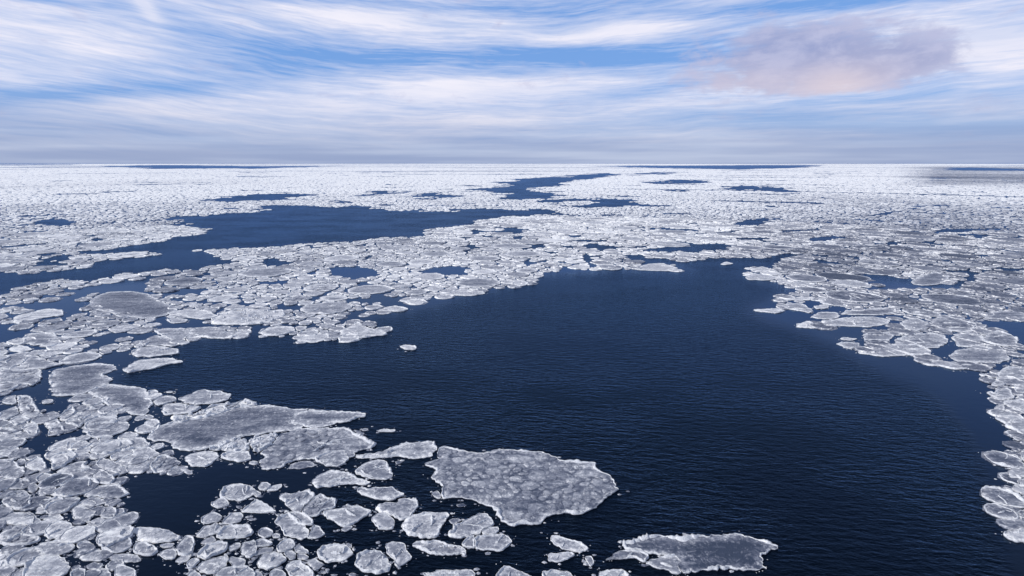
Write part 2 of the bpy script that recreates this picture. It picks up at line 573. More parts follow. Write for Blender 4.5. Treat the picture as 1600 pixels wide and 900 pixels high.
# --- landmark floes
fl('g', '380,460 440,430 520,420 530,370 525,320 570,310 650,325 740,345 860,360 960,350 1060,315 1200,318 1440,330 1602,390 1662,420 1860,432 1962,438 2022,450 1998,510 2100,582 2160,642 2208,702 2058,792 1938,852 1842,912 1680,918 1560,960 1458,1008 1200,1014 1060,945 1050,910 950,850 850,815 720,775 620,785 545,780 545,720 560,670 550,650 430,610 410,580 490,510',
   0.25, 1.1, 'largest cobbled grey floe full of frozen-in pancakes, alone right of centre in the foreground', 'the big cobbled floe', 'cobble')
fl('r', '170,290 190,255 360,215 520,205 700,210 800,205 880,215 1000,190 1130,190 1200,215 1290,235 1400,250 1485,300 1330,375 1350,400 1340,460 1400,475 1300,490 1000,490 680,520 640,470 590,440 660,420 610,370 500,370 380,345 240,325',
   -0.08, 0.9, 'wide dark-centred slab with a thin white rim, alone at the bottom edge', 'the dark-centred slab', 'sheet')
fl('b', '170,500 230,430 400,370 560,335 700,310 900,255 1050,215 1200,205 1330,215 1450,225 1570,235 1690,245 1620,430 1560,440 1400,460 1200,485 1000,515 800,570 740,615 600,640 420,605 340,550 220,548',
   0.24, 0.55, 'long smooth dark grey sheet with pale streaks along the near shore of the lead', 'the long streaked sheet', 'sheet')
fl('e', '270,330 340,290 480,255 680,250 860,260 970,270 1030,300 900,345 740,380 640,405 560,415 420,400 300,380',
   0.33, 0.8, 'smooth lens-shaped grey sheet tapering to a point in the dark open water', 'the lens-shaped sheet', 'sheet')
fl('e', '5,740 60,690 30,660 120,590 200,500 300,460 450,425 620,425 720,430 850,430 930,470 1030,520 1150,555 1100,600 950,645 920,680 870,700 760,690 640,680 530,710 420,715 310,740 270,795 60,800 25,770',
   0.36, 1.1, 'broad mottled grey floe with a jagged white rim in front of the lens-shaped sheet', 'the mottled floe', 'mottle')
fl('e', '540,710 640,670 760,630 830,640 870,690 840,750 760,780 650,775 600,740', 0.45, 1.0, 'scalloped grey floe jammed under the near edge of the mottled floe', None)
fl('g', '-280,390 -180,360 -60,350 80,300 200,250 270,265 420,245 470,255 520,315 410,395 300,405 150,385 0,390 -180,405',
   0.48, 1.1, 'tapering floe with a white hump bridging the mottled floe and the cobbled floe', 'the tapering humped floe', 'hump')
fl('f', '625,320 700,290 830,275 870,255 940,250 1090,300 1070,325 930,405 830,450 760,425', 0.55, 1.1, 'pale diamond-shaped floe with a sharp corner pointing to the viewer', 'the diamond floe')
fl('f', '-150,310 -70,250 -10,195 60,215 200,297 100,308', 0.80, 0.8, 'bright white wedge-shaped floe tilted above the dark water', 'the white wedge')
fl('a', '765,420 830,380 950,375 1090,355 1200,360 1230,395 1190,440 1080,480 900,515 830,490 790,460', 0.45, 1.3, 'smooth oval disc with a thick raised white rim in the left pack', 'the thick-rimmed disc')
fl('h', '165,420 250,350 350,325 460,310 590,320 600,345 560,420 520,500 500,550 380,545 210,530 175,460', 0.66, 1.2, 'bright faceted floe with white edges left below the big cobbled floe', 'the bright faceted floe', 'hump')
fl('f', '560,690 620,640 740,610 860,625 910,690 880,730 800,770 700,775 640,775', 0.60, 1.2, 'round floe crossed by many white streaks, right of the foreground cluster', 'the streaky round floe', 'lines')
fl('d', '855,150 890,80 960,45 1060,38 1150,65 1200,105 1200,140 1150,155 1070,205 940,190 880,180', 0.58, 1.3, 'oval pancake with a double white rim on the far side of the small cluster', 'the double-rimmed pancake', 'lines')
fl('d', '45,470 100,450 200,455 300,455 400,485 490,530 490,560 430,580 300,590 150,590 100,570', 0.48, 1.0, 'long rough-topped floe at the near edge of the left dark pool', 'the rough-topped floe', 'hump')
fl('c', '205,900 250,800 360,720 560,720 640,770 670,820 650,870 580,910 560,960 210,960', 0.62, 0.9, 'large pale frosted floe cut by the bottom edge near the left corner', 'the pale corner floe')
fl('c', '-40,650 80,660 130,710 160,760 150,830 90,860 -40,865', 0.68, 0.6, 'pale white floe against the left edge near the bottom corner', None)
fl('j', '450,720 490,650 700,610 920,590 1080,600 1110,640 960,700 1050,740 990,800 880,830 760,890 620,895 480,900 490,840', 0.32, 0.7, 'smooth grey sheet left of the narrow tip of the main lead', 'the lead-tip sheet', 'sheet')
fl('a', '800,90 900,40 1000,15 1180,20 1380,55 1400,110 1440,180 1390,270 1350,315 1200,275 1100,250 1000,190 960,150 870,110', 0.36, 0.7, 'tilted streaky grey floe below the tip of the main lead', 'the tilted streaky floe', 'sheet')
fl('b', '465,150 600,95 690,58 780,70 900,80 960,110 930,150 830,180 640,195 560,180', 0.48, 0.7, 'lone oblong grey floe at the near shore of the lead above the white rubble', 'the oblong shore floe')
fl('b', '400,330 480,300 640,290 720,240 820,200 980,190 1110,155 1190,190 1180,215 1040,220 900,270 780,310 600,345 480,370', 0.78, 1.2, 'long ridge of white ice rubble along the far side of the streaked sheet', 'the white rubble ridge', 'rubble')
fl('t', '668,425 700,418 735,422 755,432 745,442 700,440', 0.72, 1.2, 'small lone white chip in the open water of the main lead', 'the lone chip')
fl('p', '133,478 150,463 170,456 213,456 237,463 260,474 280,484 262,492 235,497 200,497 160,487', 0.34, 0.6, 'smooth lens-shaped grey sheet in the left pack between the two leads', 'the left grey lens', 'sheet')
fl('k', '760,210 870,110 1100,80 1250,100 1420,90 1500,120 1300,220 900,235', 0.66, 1.2, 'broad white hummocky floe behind the far shore of the main lead', 'the white hummocky floe', 'rubble')
fl('m', '150,60 200,20 350,-30 480,0 500,40 400,90 250,100 150,85', 0.28, 0.8, 'smooth grey oval sheet beside the crooked channel in the right pack', 'the channel-side oval', 'sheet')
fl('m', '850,560 950,520 1060,560 1155,610 1110,670 930,660 800,620', 0.42, 1.1, 'rounded floe at the pointed right tip of the right-hand pack', 'the right pack tip')
fl('q', '560,690 620,650 720,640 800,610 900,640 990,700 960,795 740,800 640,760', 0.50, 1.1, 'lowest floe of the row cut by the right edge of the picture', 'the lowest right-edge floe')
fl('r', '20,410 130,345 220,325 330,340 400,370 360,430 260,385 130,400', 0.30, 0.8, 'dark pointed splinter jutting left from the dark-centred slab', None)
fl('r', '360,435 430,400 560,375 620,370 670,430 640,470 680,520 600,520 560,490 440,470', 0.42, 1.3, 'small white-ridged plate rafted onto the near left corner of the dark-centred slab', None)
fl('s', '180,720 210,715 320,745 360,775 320,795 240,775 190,750', 0.52, 1.2, 'upper one of two slim floes between the cobbled floe and the slab', 'the two slim floes')
fl('s', '165,800 280,795 300,805 230,838 170,835', 0.60, 1.2, 'lower one of two slim floes between the cobbled floe and the slab', None)
fl('s', '340,815 375,812 385,845 365,858', 0.45, 0.6, 'tiny ice chip right below the two slim floes', None)
fl('r', '-20,500 150,490 230,530 210,620 -40,620', 0.50, 1.0, 'floe cut by the bottom edge just left of the dark-centred slab', None)
fl('s', '140,890 200,878 260,886 290,910 250,935 150,935', 0.5, 1.0, 'small floe cut by the bottom edge under the two slim floes', None)
fl('h', '1055,890 1110,830 1160,815 1250,850 1400,920 1380,960 1050,960', 0.48, 1.0, 'floe cut by the bottom edge right below the crowded pair', None)
fl('h', '370,885 450,880 490,860 640,860 800,850 850,880 860,960 450,960', 0.55, 1.1, 'wide pale floe cut by the bottom edge below the bright faceted floe', None)
fl('p', '0,0 1,0 1,1', 0, 0) if False else None
# --- tile a, left pack
fl('a', '388,172 440,155 508,158 495,182 400,188', 0.66, 0.5)
fl('a', '10,180 60,130 150,115 160,190 90,195', 0.5)
fl('a', '160,130 250,120 310,140 330,200 380,265 385,320 300,350 240,330 190,260 165,200', 0.45, extra='mottle')
fl('a', '-40,340 20,270 110,235 160,220 180,285 130,310 50,350', 0.48)
fl('a', '80,360 150,330 220,315 300,345 220,385 140,405', 0.55)
fl('a', '200,425 270,370 335,365 380,430 345,480 270,485', 0.46)
fl('a', '-40,430 100,420 200,450 260,520 190,560 90,575 -40,545', 0.60)
fl('a', '-40,590 80,600 180,600 195,625 150,665 60,690 -40,700', 0.62)
fl('a', '80,690 130,670 170,695 140,720', 0.45, 0.5)
fl('a', '190,690 230,675 275,705 240,730 195,720', 0.14, 0.2)
fl('a', '225,770 290,735 365,690 440,765 440,815 380,825 270,800', 0.55)
fl('a', '-30,740 70,715 150,745 235,805 225,860 170,890 40,900 -30,880', 0.48)
fl('a', '340,890 420,845 500,870 515,900 430,930 350,930', 0.52)
fl('a', '430,285 500,265 555,285 545,330 480,345 435,320', 0.5)
fl('a', '400,375 480,350 550,335 560,375 610,420 610,455 540,480 440,490 470,440', 0.52, extra='mottle')
fl('a', '550,320 600,270 690,220 720,270 690,300 600,345 565,340', 0.5)
fl('a', '590,375 680,320 780,250 860,220 950,250 1000,290 890,330 790,370 740,415 650,395', 0.60, 1.1, extra='hump')
fl('a', '790,350 860,290 960,245 1060,240 1105,260 1105,320 1000,350 900,375 800,390', 0.55, 1.2)
fl('a', '450,600 540,550 640,510 740,515 770,540 700,600 640,640 490,660', 0.60, 0.9)
fl('a', '680,635 760,590 840,590 870,620 780,680 700,670', 0.58, 0.8)
fl('a', '830,580 900,540 1000,525 1030,570 960,605 880,610', 0.48, 1.2)
fl('a', '820,680 900,640 1000,630 1100,640 1000,690 880,720', 0.46)
fl('a', '460,700 560,660 700,645 720,685 640,750 590,790 490,815 480,750', 0.58)
fl('a', '520,840 620,770 720,735 810,730 800,775 850,790 910,810 860,860 790,910 700,935 600,960 530,960 560,890', 0.54, extra='lines')
fl('c', '465,140 520,90 640,40 700,70 715,120 620,165 540,165', 0.64)
fl('b', '-320,760 -240,700 -130,740 0,800 0,840 -110,850 -200,820', 0.45)
fl('b', '20,660 80,610 180,600 260,620 300,665 220,710 60,710', 0.5)
fl('b', '220,740 300,680 380,670 440,700 510,745 430,810 340,830 240,840 210,800', 0.46, extra='mottle')
fl('b', '-130,740 -60,700 60,720 200,730 210,790 130,850 -20,840 -150,800', 0.5, extra='hump')
fl('b', '-60,560 60,510 150,520 215,580 190,600 80,610 -60,640', 0.5)
fl('b', '-350,890 -270,810 -150,860 -110,900 -160,950 -300,940', 0.46)
fl('b', '470,800 530,800 600,820 610,850 560,850', 0.6, 0.4)
fl('b', '150,370 200,345 280,345 315,380 240,415 180,400', 0.5)
fl('b', '310,250 340,200 460,190 560,200 700,220 640,260 560,280 440,290 340,300', 0.62, 1.1, extra='hump')
fl('b', '230,170 330,125 430,130 460,160 350,190 280,210', 0.6)
fl('b', '180,80 240,60 290,75 270,100 200,130', 0.58, 0.6)
fl('b', '350,78 385,66 425,72 415,84 365,86', 0.6, 0.4)
fl('b', '130,310 190,290 245,310 230,335 160,335', 0.55, 0.5)
fl('b', '525,690 620,650 740,635 830,645 860,690 790,750 720,780 590,780 545,740', 0.62, 1.0)
fl('b', '750,600 850,560 1000,520 1080,530 1150,600 1100,640 950,630 800,625', 0.72, 1.2, extra='rubble')
fl('b', '860,700 910,660 1060,640 1140,650 1160,720 1050,735 940,720', 0.55)
fl('b', '1125,750 1170,725 1220,735 1200,765', 0.6, 0.5)
fl('e', '-60,560 0,510 100,490 200,490 150,570 40,640 -20,640', 0.70, 1.2, extra='rubble')
fl('e', '300,800 330,750 450,720 540,735 560,770 400,800', 0.36, 0.6)
fl('e', '1140,440 1180,430 1240,428 1310,438 1300,452 1150,452', 0.7, 0.5)
fl('e', '985,430 1020,415 1055,422 1040,440 1000,442', 0.5, 0.4)
fl('e', '920,435 960,440 1025,466 1000,480 940,462', 0.35, 0.4)
fl('h', '445,130 500,105 535,150 530,182 490,178', 0.45, 1.0)
fl('g', '100,430 150,420 170,440 120,455', 0.12, 0.2)
fl('h', '670,235 740,220 780,245 700,255', 0.10, 0.2)
fl('h', '590,515 640,490 660,450 760,390 890,325 960,330 1030,390 1030,420 950,460 910,490 900,520 830,530 740,555 640,545', 0.47, 1.0, extra='lines')
fl('h', '910,490 990,450 1075,450 1080,480 1040,515 940,520', 0.5)
fl('h', '850,560 920,535 1040,520 1110,515 1180,540 1200,580 1180,620 1090,670 980,665 860,655 850,600', 0.48, 1.2)
fl('h', '725,610 780,550 850,530 850,600 860,650 760,635', 0.46)
fl('h', '255,620 300,590 400,595 470,580 560,595 640,620 720,630 780,680 760,715 720,700 600,705 490,715 390,690 350,655', 0.47, 1.0, extra='hump')
fl('h', '0,620 60,590 170,590 210,630 215,680 270,735 210,790 130,830 100,800 110,770 20,690', 0.50, 1.2, extra='lines')
fl('f', '930,810 940,720 1010,690 1110,665 1190,690 1230,760 1275,820 1240,860 1150,880 1000,870', 0.50, 1.2, extra='lines')
fl('h', '600,380 650,360 740,375 650,425', 0.22, 0.3)
fl('f', '945,95 980,80 1050,100 1120,75 1200,80 1280,75 1310,90 1390,145 1330,175 1280,190 1200,195 1070,175 1000,140', 0.52)
fl('h', '120,230 150,185 200,175 250,195 300,190 330,240 290,300 250,350 150,380 90,350 0,320 -80,290 -60,240 0,220 70,215', 0.48, 1.0, extra='hump')
fl('h', '-120,370 -60,320 20,320 70,360 110,410 90,470 20,465 -60,470 -80,430', 0.44)
# --- tile f, scattered foreground
fl('e', '360,1320 400,1270 0,0') if False else None
fl('e', '260,1360 310,1290 390,1290 440,1240 500,1230 560,1260 640,1270 680,1250 740,1290 810,1350 760,1370 620,1375 560,1400 440,1420 320,1480 270,1450'.replace('1', '1'), 0.0) if False else None
fl('t', '262,460 300,425 360,410 420,420 470,440 540,465 520,475 420,472 330,485 285,492'.replace(' ', ' '), 0.5) if False else None
fl('s', '-938,460 -900,425 -840,410 -780,420 -730,440 -662,462 -690,474 -780,472 -870,485 -915,492', 0.50, 1.1, extra='lines')
fl('s', '-740,410 -700,378 -640,358 -590,360 -575,390 -555,440 -600,452 -700,440', 0.48, 1.1, extra='lines')
fl('f', '15,75 50,30 110,30 150,60 90,105 40,100', 0.56)
fl('f', '90,105 150,60 240,45 245,70 200,105', 0.58)
fl('f', '-30,130 0,105 50,130 40,155 0,165', 0.52)
fl('f', '205,160 250,140 350,140 440,115 520,105 550,160 490,220 430,270 420,310 330,285 265,235 270,220', 0.5, extra='lines')
fl('f', '430,280 500,230 560,165 620,140 680,180 760,215 740,260 700,285 620,300 610,330 540,355 430,340', 0.5, 1.0, extra='mottle')
fl('f', '790,470 850,445 900,435 910,450 840,490', 0.42, 0.5)
fl('f', '175,390 240,345 300,315 380,370 460,430 510,480 500,530 420,575 350,545 280,530 250,480 190,420', 0.5, 1.2)
fl('f', '300,315 400,310 500,350 545,390 530,430 450,430 380,370', 0.48)
fl('f', '510,500 540,430 590,440 660,515 590,550 480,550', 0.5)
fl('f', '15,500 50,465 100,455 170,490 150,530 80,555 30,530', 0.5)
fl('f', '150,520 190,512 225,518 230,545 160,550', 0.42, 0.5)
fl('f', '-20,590 70,560 160,600 130,625 -20,640', 0.5)
fl('f', '195,640 240,590 320,560 380,610 350,650 260,680 200,680', 0.55)
fl('f', '0,790 60,710 170,685 250,710 290,750 230,805 110,850 20,830', 0.52, 1.2)
fl('f', '-20,690 80,640 170,640 150,685 60,700 -20,720', 0.5)
fl('f', '260,690 340,670 380,700 370,750 320,760 280,720', 0.48)
fl('f', '360,650 420,620 500,680 480,700 380,690', 0.52)
fl('f', '380,700 460,705 500,730 470,755 390,750', 0.48)
fl('f', '275,820 340,770 420,755 470,800 540,870 540,930 330,930 300,870', 0.52, extra='lines')
fl('f', '470,770 560,745 640,800 590,840 540,860', 0.5)
fl('f', '600,855 640,850 660,880 610,880', 0.45, 0.5)
fl('f', '870,890 900,870 945,885 930,910 880,910', 0.5, 0.5)
fl('f', '130,870 180,835 240,850 280,890 270,930 130,930', 0.5)
fl('f', '-60,880 0,860 60,880 70,920 -60,940', 0.52)
fl('f', '840,610 870,598 900,605 895,640', 0.2, 0.3)
fl('f', '180,330 210,318 245,325 215,345', 0.3, 0.3)
fl('f', '210,290 250,278 275,290 240,303', 0.25, 0.3)
# --- tile d, cluster under the pool
fl('d', '775,235 850,185 920,185 960,235 900,265 830,270', 0.5)
fl('d', '680,380 720,345 800,305 840,320 890,360 850,400 750,415 700,410', 0.52)
fl('d', '900,380 960,330 1040,310 1090,340 1050,400 970,420 880,415', 0.48)
fl('d', '635,530 700,450 780,430 830,400 880,450 880,480 800,520 710,550 650,545', 0.52, 1.2)
fl('d', '830,540 850,490 920,440 1050,435 1130,435 1170,480 1170,520 1090,550 900,560', 0.52, 1.2)
fl('d', '680,600 730,555 800,535 830,575 760,610', 0.5)
fl('d', '640,720 700,660 740,620 880,595 950,600 920,680 800,720 720,760', 0.66, 1.2, extra='hump')
fl('d', '640,830 700,780 830,740 930,720 940,780 920,820 830,880 750,890 680,880', 0.56, 1.2)
fl('d', '940,640 1000,600 1060,600 1050,640 960,680', 0.5)
fl('d', '1050,640 1080,600 1200,580 1210,700 1130,750 1060,700', 0.48)
fl('d', '940,760 970,730 1050,740 1110,760 1080,820 1000,840', 0.46)
fl('d', '820,890 900,840 1000,820 1110,810 1200,870 1200,940 820,940', 0.48, extra='lines')
fl('d', '545,800 580,760 640,740 680,765 600,835 560,835', 0.52)
fl('d', '560,900 610,850 680,890 700,940 560,940', 0.5)
fl('d', '40,640 90,600 180,600 250,640 285,680 230,715 130,715 60,690', 0.48, 1.1)
fl('d', '295,620 370,595 440,600 410,640 330,645', 0.48)
fl('d', '285,705 350,665 440,650 460,700 440,745 350,750', 0.55)
fl('d', '450,660 480,600 530,535 600,540 640,580 610,690 540,720 470,710', 0.46)
fl('d', '435,770 500,720 560,715 600,700 560,770 500,785', 0.48)
fl('d', '1010,255 1050,240 1080,260 1040,275', 0.3, 0.4)
fl('d', '1110,370 1160,355 1200,370 1150,385', 0.2, 0.3)
# --- tile c, bottom left pack
fl('c', '905,560 1010,545 1200,545 1250,570 1230,640 1150,680 1060,695 1000,680 930,620', 0.46, 1.2)
fl('c', '1000,720 1100,700 1200,690 1270,705 1330,750 1320,770 1130,780 1050,760', 0.52, 1.0)
fl('c', '1065,830 1110,800 1200,820 1260,850 1285,890 1260,940 1080,940', 0.5)
fl('c', '325,320 340,260 400,200 490,195 540,165 620,190 570,240 470,300 400,325', 0.54)
fl('c', '395,365 460,330 550,310 610,375 530,395 460,395', 0.55, 0.9)
fl('c', '405,480 470,430 560,400 650,405 690,455 780,465 720,520 700,560 560,570 440,550', 0.62, 0.8)
fl('c', '315,660 380,600 520,580 660,580 715,640 640,690 450,725 380,700', 0.48, 1.0)
fl('c', '715,620 770,585 840,590 890,620 800,655 740,645', 0.46)
fl('c', '735,740 800,680 900,650 945,665 975,740 940,765 780,765', 0.58, 0.9)
fl('c', '800,395 870,400 920,440 960,400 1000,375 1090,380 1200,480 1190,520 980,520 920,490 860,430', 0.46, 1.2)
fl('c', '670,290 720,240 800,255 860,300 900,310 880,350 780,380 700,385', 0.5, 1.2)
fl('c', '930,300 960,260 1050,255 1100,290 1080,360 990,370 940,340', 0.44)
fl('c', '790,165 830,80 900,55 1100,50 1160,80 1230,130 1130,175 980,185 900,160', 0.44, 0.9)
fl('c', '720,230 800,190 870,160 1000,190 1010,220 900,250 820,250', 0.46)
fl('c', '-20,30 100,0 200,-10 320,20 240,85 80,90', 0.5)
fl('c', '20,200 80,120 220,100 300,150 300,230 220,290 60,270', 0.46, extra='mottle')
fl('c', '-20,330 80,310 240,310 330,370 300,440 180,430 60,420 -20,400', 0.46)
fl('c', '-20,520 120,440 250,430 310,500 390,570 250,620 60,630 -20,600', 0.52, extra='mottle')
fl('c', '240,310 280,300 340,350 390,390 330,440', 0.42)
fl('c', '215,720 260,675 310,690 300,740 230,760', 0.46)
fl('c', '250,70 320,20 360,80 320,130 270,120', 0.42)
fl('c', '350,130 380,70 440,60 480,90 430,150 370,190', 0.46)
fl('c', '660,880 740,830 810,850 800,930 660,940', 0.48)
fl('c', '850,890 930,840 1010,840 1050,890 1040,940 850,940', 0.5)
fl('c', '800,810 870,770 970,790 930,840 830,845', 0.16, 0.3)
fl('c', '750,520 830,470 910,510 870,560 780,560', 0.15, 0.3)
# --- tiles j, k, far side of the lead
fl('j', '-30,530 130,500 260,480 310,520 240,550 180,610 80,640 -30,640', 0.46)
fl('j', '180,610 260,540 340,520 420,560 540,590 590,600 420,640 280,645', 0.42)
fl('j', '-30,660 120,650 380,640 400,680 360,770 300,800 180,790 130,840 -30,880', 0.46, extra='mottle')
fl('j', '75,450 170,425 270,435 310,460 210,485 110,480', 0.75)
fl('j', '340,490 440,460 560,460 610,490 500,520 380,520', 0.66)
fl('j', '200,390 240,320 400,300 500,300 540,350 440,420 320,420', 0.30, 0.6, extra='sheet')
fl('j', '130,150 300,110 420,80 590,90 600,140 480,150 330,180 200,220 120,210', 0.66)
fl('k', '-60,660 0,620 60,570 250,545 420,545 530,580 360,600 240,640 80,660 0,680', 0.60, 1.2)
fl('k', '20,490 100,440 300,430 480,460 470,500 240,525 60,525', 0.55, 1.2)
fl('k', '100,400 240,330 340,340 410,370 520,405 430,430 320,420 150,430', 0.5, 1.1)
fl('k', '230,290 350,260 540,260 600,290 540,360 420,370 320,330', 0.54, 1.1)
fl('k', '540,360 600,260 820,245 930,290 1040,340 900,360 680,345', 0.58, 1.2, extra='hump')
fl('k', '355,120 500,90 640,80 780,110 860,150 720,180 560,160', 0.58)
fl('k', '360,180 430,160 560,180 550,205 410,215', 0.62)
fl('k', '575,55 620,46 665,48 650,62 590,62', 0.7, 0.4)
fl('t', '187,400 220,370 330,360 355,385 280,408', 0.62, 1.1)
fl('t', '375,385 400,350 480,310 520,340 600,350 612,370 500,385', 0.64, 1.2, extra='hump')
fl('t', '665,210 700,196 760,195 770,210 720,222', 0.6)
fl('t', '560,260 640,235 720,250 690,262', 0.62)
fl('t', '860,185 900,160 1000,158 1085,175 1000,188', 0.62)
fl('u', '570,215 620,190 700,185 785,208 720,222', 0.66)
fl('u', '-20,290 0,265 50,265 83,283 40,293', 0.66)
fl('u', '975,190 1000,178 1040,188 1000,193', 0.72, 0.5)
fl('u', '1095,250 1130,235 1200,240 1270,255 1200,265 1110,262', 0.62)
fl('u', '1110,215 1170,200 1220,215 1180,225', 0.6, 0.8)
# --- tiles l, m, right pack
fl('l', '260,460 390,440 515,490 450,500 280,490', 0.72, 1.2)
fl('l', '500,430 700,400 870,390 1060,400 1165,425 1080,470 960,490 700,480 530,480', 0.5, 1.1, extra='hump')
fl('l', '120,290 200,265 320,270 420,340 400,360 300,335 180,320', 0.5)
fl('l', '140,220 350,205 450,215 420,235 180,238', 0.66)
fl('l', '395,390 480,350 650,350 680,390 600,415 480,410', 0.48)
fl('l', '430,300 500,280 580,295 560,315 450,320', 0.66)
fl('l', '670,595 720,585 780,595 840,600 800,615 700,610', 0.66)
fl('l', '635,645 720,630 860,640 850,680 760,695 700,670', 0.55)
fl('l', '-130,325 0,320 80,315 165,335 80,360 0,350 -120,340', 0.66)
fl('l', '880,570 930,540 1060,540 1170,530 1190,570 1130,630 930,625 900,600', 0.5)
fl('l', '840,730 960,690 1080,655 1200,650 1400,660 1500,700 1540,740 1430,760 1200,755 1050,765', 0.56, 1.2, extra='hump')
fl('l', '460,230 560,200 660,220 780,270 760,300 640,290 500,270', 0.28, 0.8, extra='sheet')
fl('l', '680,370 720,340 900,320 1200,310 1200,370 900,375', 0.3, 0.9, extra='sheet')
fl('l', '180,80 300,60 450,85 440,100 220,98', 0.6)
fl('l', '590,90 640,50 800,45 950,90 980,120 760,105', 0.5)
fl('m', '480,770 560,700 760,690 960,690 1030,730 1070,790 950,825 700,820 560,810', 0.45, 1.1)
fl('m', '240,830 380,800 470,815 560,820 730,850 620,890 530,885 420,855 290,850', 0.56, 1.1)
fl('m', '30,460 90,420 200,410 300,450 280,510 150,540 90,510', 0.48)
fl('m', '300,450 420,370 640,430 760,470 700,540 520,530 420,500', 0.42, extra='mottle')
fl('m', '0,600 150,560 330,540 480,570 500,640 350,690 200,700 0,690', 0.5, extra='mottle')
fl('m', '520,560 640,540 800,560 850,620 760,680 560,670', 0.42)
fl('m', '810,390 900,340 1240,335 1240,410 950,415 840,410', 0.26, 0.9, extra='sheet')
# --- tiles n, o, q, right edge
fl('n', '875,190 930,140 1010,110 1260,130 1260,250 1050,250 930,240', 0.48)
fl('n', '805,310 860,285 960,280 1000,300 960,330 850,335', 0.68)
fl('n', '750,405 810,400 850,430 870,380 1000,350 1080,420 1090,470 950,500 850,490 830,450', 0.5, 1.1)
fl('n', '940,510 1060,490 1260,480 1300,600 1240,650 1060,600 1000,560', 0.54, 1.2)
fl('n', '845,600 900,550 960,550 965,600 980,620 930,640', 0.58)
fl('n', '850,705 900,680 1050,680 1150,700 1260,720 1280,890 1180,900 1080,850 980,810 980,780 880,720', 0.48, 1.1)
fl('n', '1080,340 1130,290 1260,280 1260,420 1100,400', 0.42)
fl('n', '665,185 710,180 780,190 730,215 690,208', 0.72, 0.4)
fl('n', '1120,20 1180,10 1240,40 1230,90 1130,70', 0.6)
fl('o', '930,0 1000,0 1200,60 1360,60 1350,130 1200,110 1050,110 980,50', 0.55, 1.2)
fl('o', '860,435 930,360 1040,380 1100,430 1150,530 1090,590 1000,520 930,500', 0.5, 1.2)
fl('o', '885,730 950,640 1050,600 1200,570 1330,620 1300,800 1050,830 930,810', 0.5)
fl('o', '1130,330 1180,290 1300,320 1330,500 1210,520 1140,430', 0.55)
fl('o', '1060,870 1200,840 1320,900 1330,980 1100,960', 0.54, 1.2)
fl('q', '540,110 590,65 670,90 720,140 800,150 740,170 620,155', 0.48, 1.1)
fl('q', '680,80 740,35 870,40 960,90 920,150 800,155 720,110', 0.56, 1.1)
fl('q', '725,240 760,190 870,170 970,230 940,335 770,315', 0.50, 1.1)
fl('q', '510,325 560,285 680,275 760,340 720,390 650,405', 0.52, 1.1)
fl('q', '630,510 660,455 740,450 870,500 900,530 860,550 740,560 650,545', 0.5, 1.2)
fl('q', '740,420 790,390 870,370 960,420 920,490 760,460', 0.44)
FL = [f for f in FL if f['tone'] != 0]

# ------------------------------------------------------------------ sea sheet (polar so that it is fine near the viewer, out to the horizon)
rad = np.concatenate([np.linspace(8, 30, 12), 30 * (20000.0 / 30) ** np.linspace(0.01, 1, 210), [40000, 90000]])
azs = np.concatenate([np.radians(np.linspace(-60, 60, 241)), np.radians(np.linspace(66, 294, 39))])
RR, AA = np.meshgrid(rad, azs, indexing='ij')
vx, vy = RR * np.sin(AA), RR * np.cos(AA)
fwd = vy > 1.0
ppx, ppy = pixel(vx, np.where(fwd, vy, 1.0))
rp = np.zeros(vx.shape)
flat = np.zeros(vx.size, bool)
for poly in RIPPLE:
    flat |= pip(ppx.ravel(), ppy.ravel(), chaikin(poly, 2)) & fwd.ravel()
rp = np.maximum(flat.reshape(vx.shape).astype(float), (RR > 175) * 1.0)
for _ in range(5):
    q = rp.copy()
    q[1:-1] = 0.25 * rp[:-2] + 0.5 * rp[1:-1] + 0.25 * rp[2:]
    rp = 0.25 * np.roll(q, 1, 1) + 0.5 * q + 0.25 * np.roll(q, -1, 1)
verts = [(0, 0, 0)] + list(zip(vx.ravel(), vy.ravel(), np.zeros(vx.size)))
na = len(azs)
faces = []
for i in range(len(rad) - 1):
    b0 = 1 + i * na
    b1 = b0 + na
    for k in range(na):
        k2 = (k + 1) % na
        faces.append((b0 + k, b0 + k2, b1 + k2, b1 + k))
for k in range(na):
    faces.append((0, 1 + (k + 1) % na, 1 + k))
sea = link('sea', mesh_from('sea', np.array(verts), faces, M_SEA, {'ripple': np.concatenate([[1.0], rp.ravel()])}))
sea['kind'] = 'structure'
sea['label'] = 'dark blue sea water rippled by wind in the open leads'


# ------------------------------------------------------------------ one floe as slab, rim, ridges, plates
def outline(poly_g, seed, mpp, rough=1.0):
    p = poly_g if area(poly_g) > 0 else poly_g[::-1]
    size = math.sqrt(abs(area(p)))
    p = chaikin(p, 1)
    step = max(2.4 * mpp, size / 55, 0.10)
    p = resample(p, step)
    n = normals_in(p)
    a = (vnoise(p[:, 0] * 1.6 / max(size * 0.3, 0.6), p[:, 1] * 1.6 / max(size * 0.3, 0.6), seed) - 0.5) * size * 0.07
    b = (vnoise(p[:, 0] / (0.9 * step + 0.12), p[:, 1] / (0.9 * step + 0.12), seed + 5) - 0.5) * min(0.34, size * 0.075)
    return p + n * ((a + b) * rough)[:, None], size, step


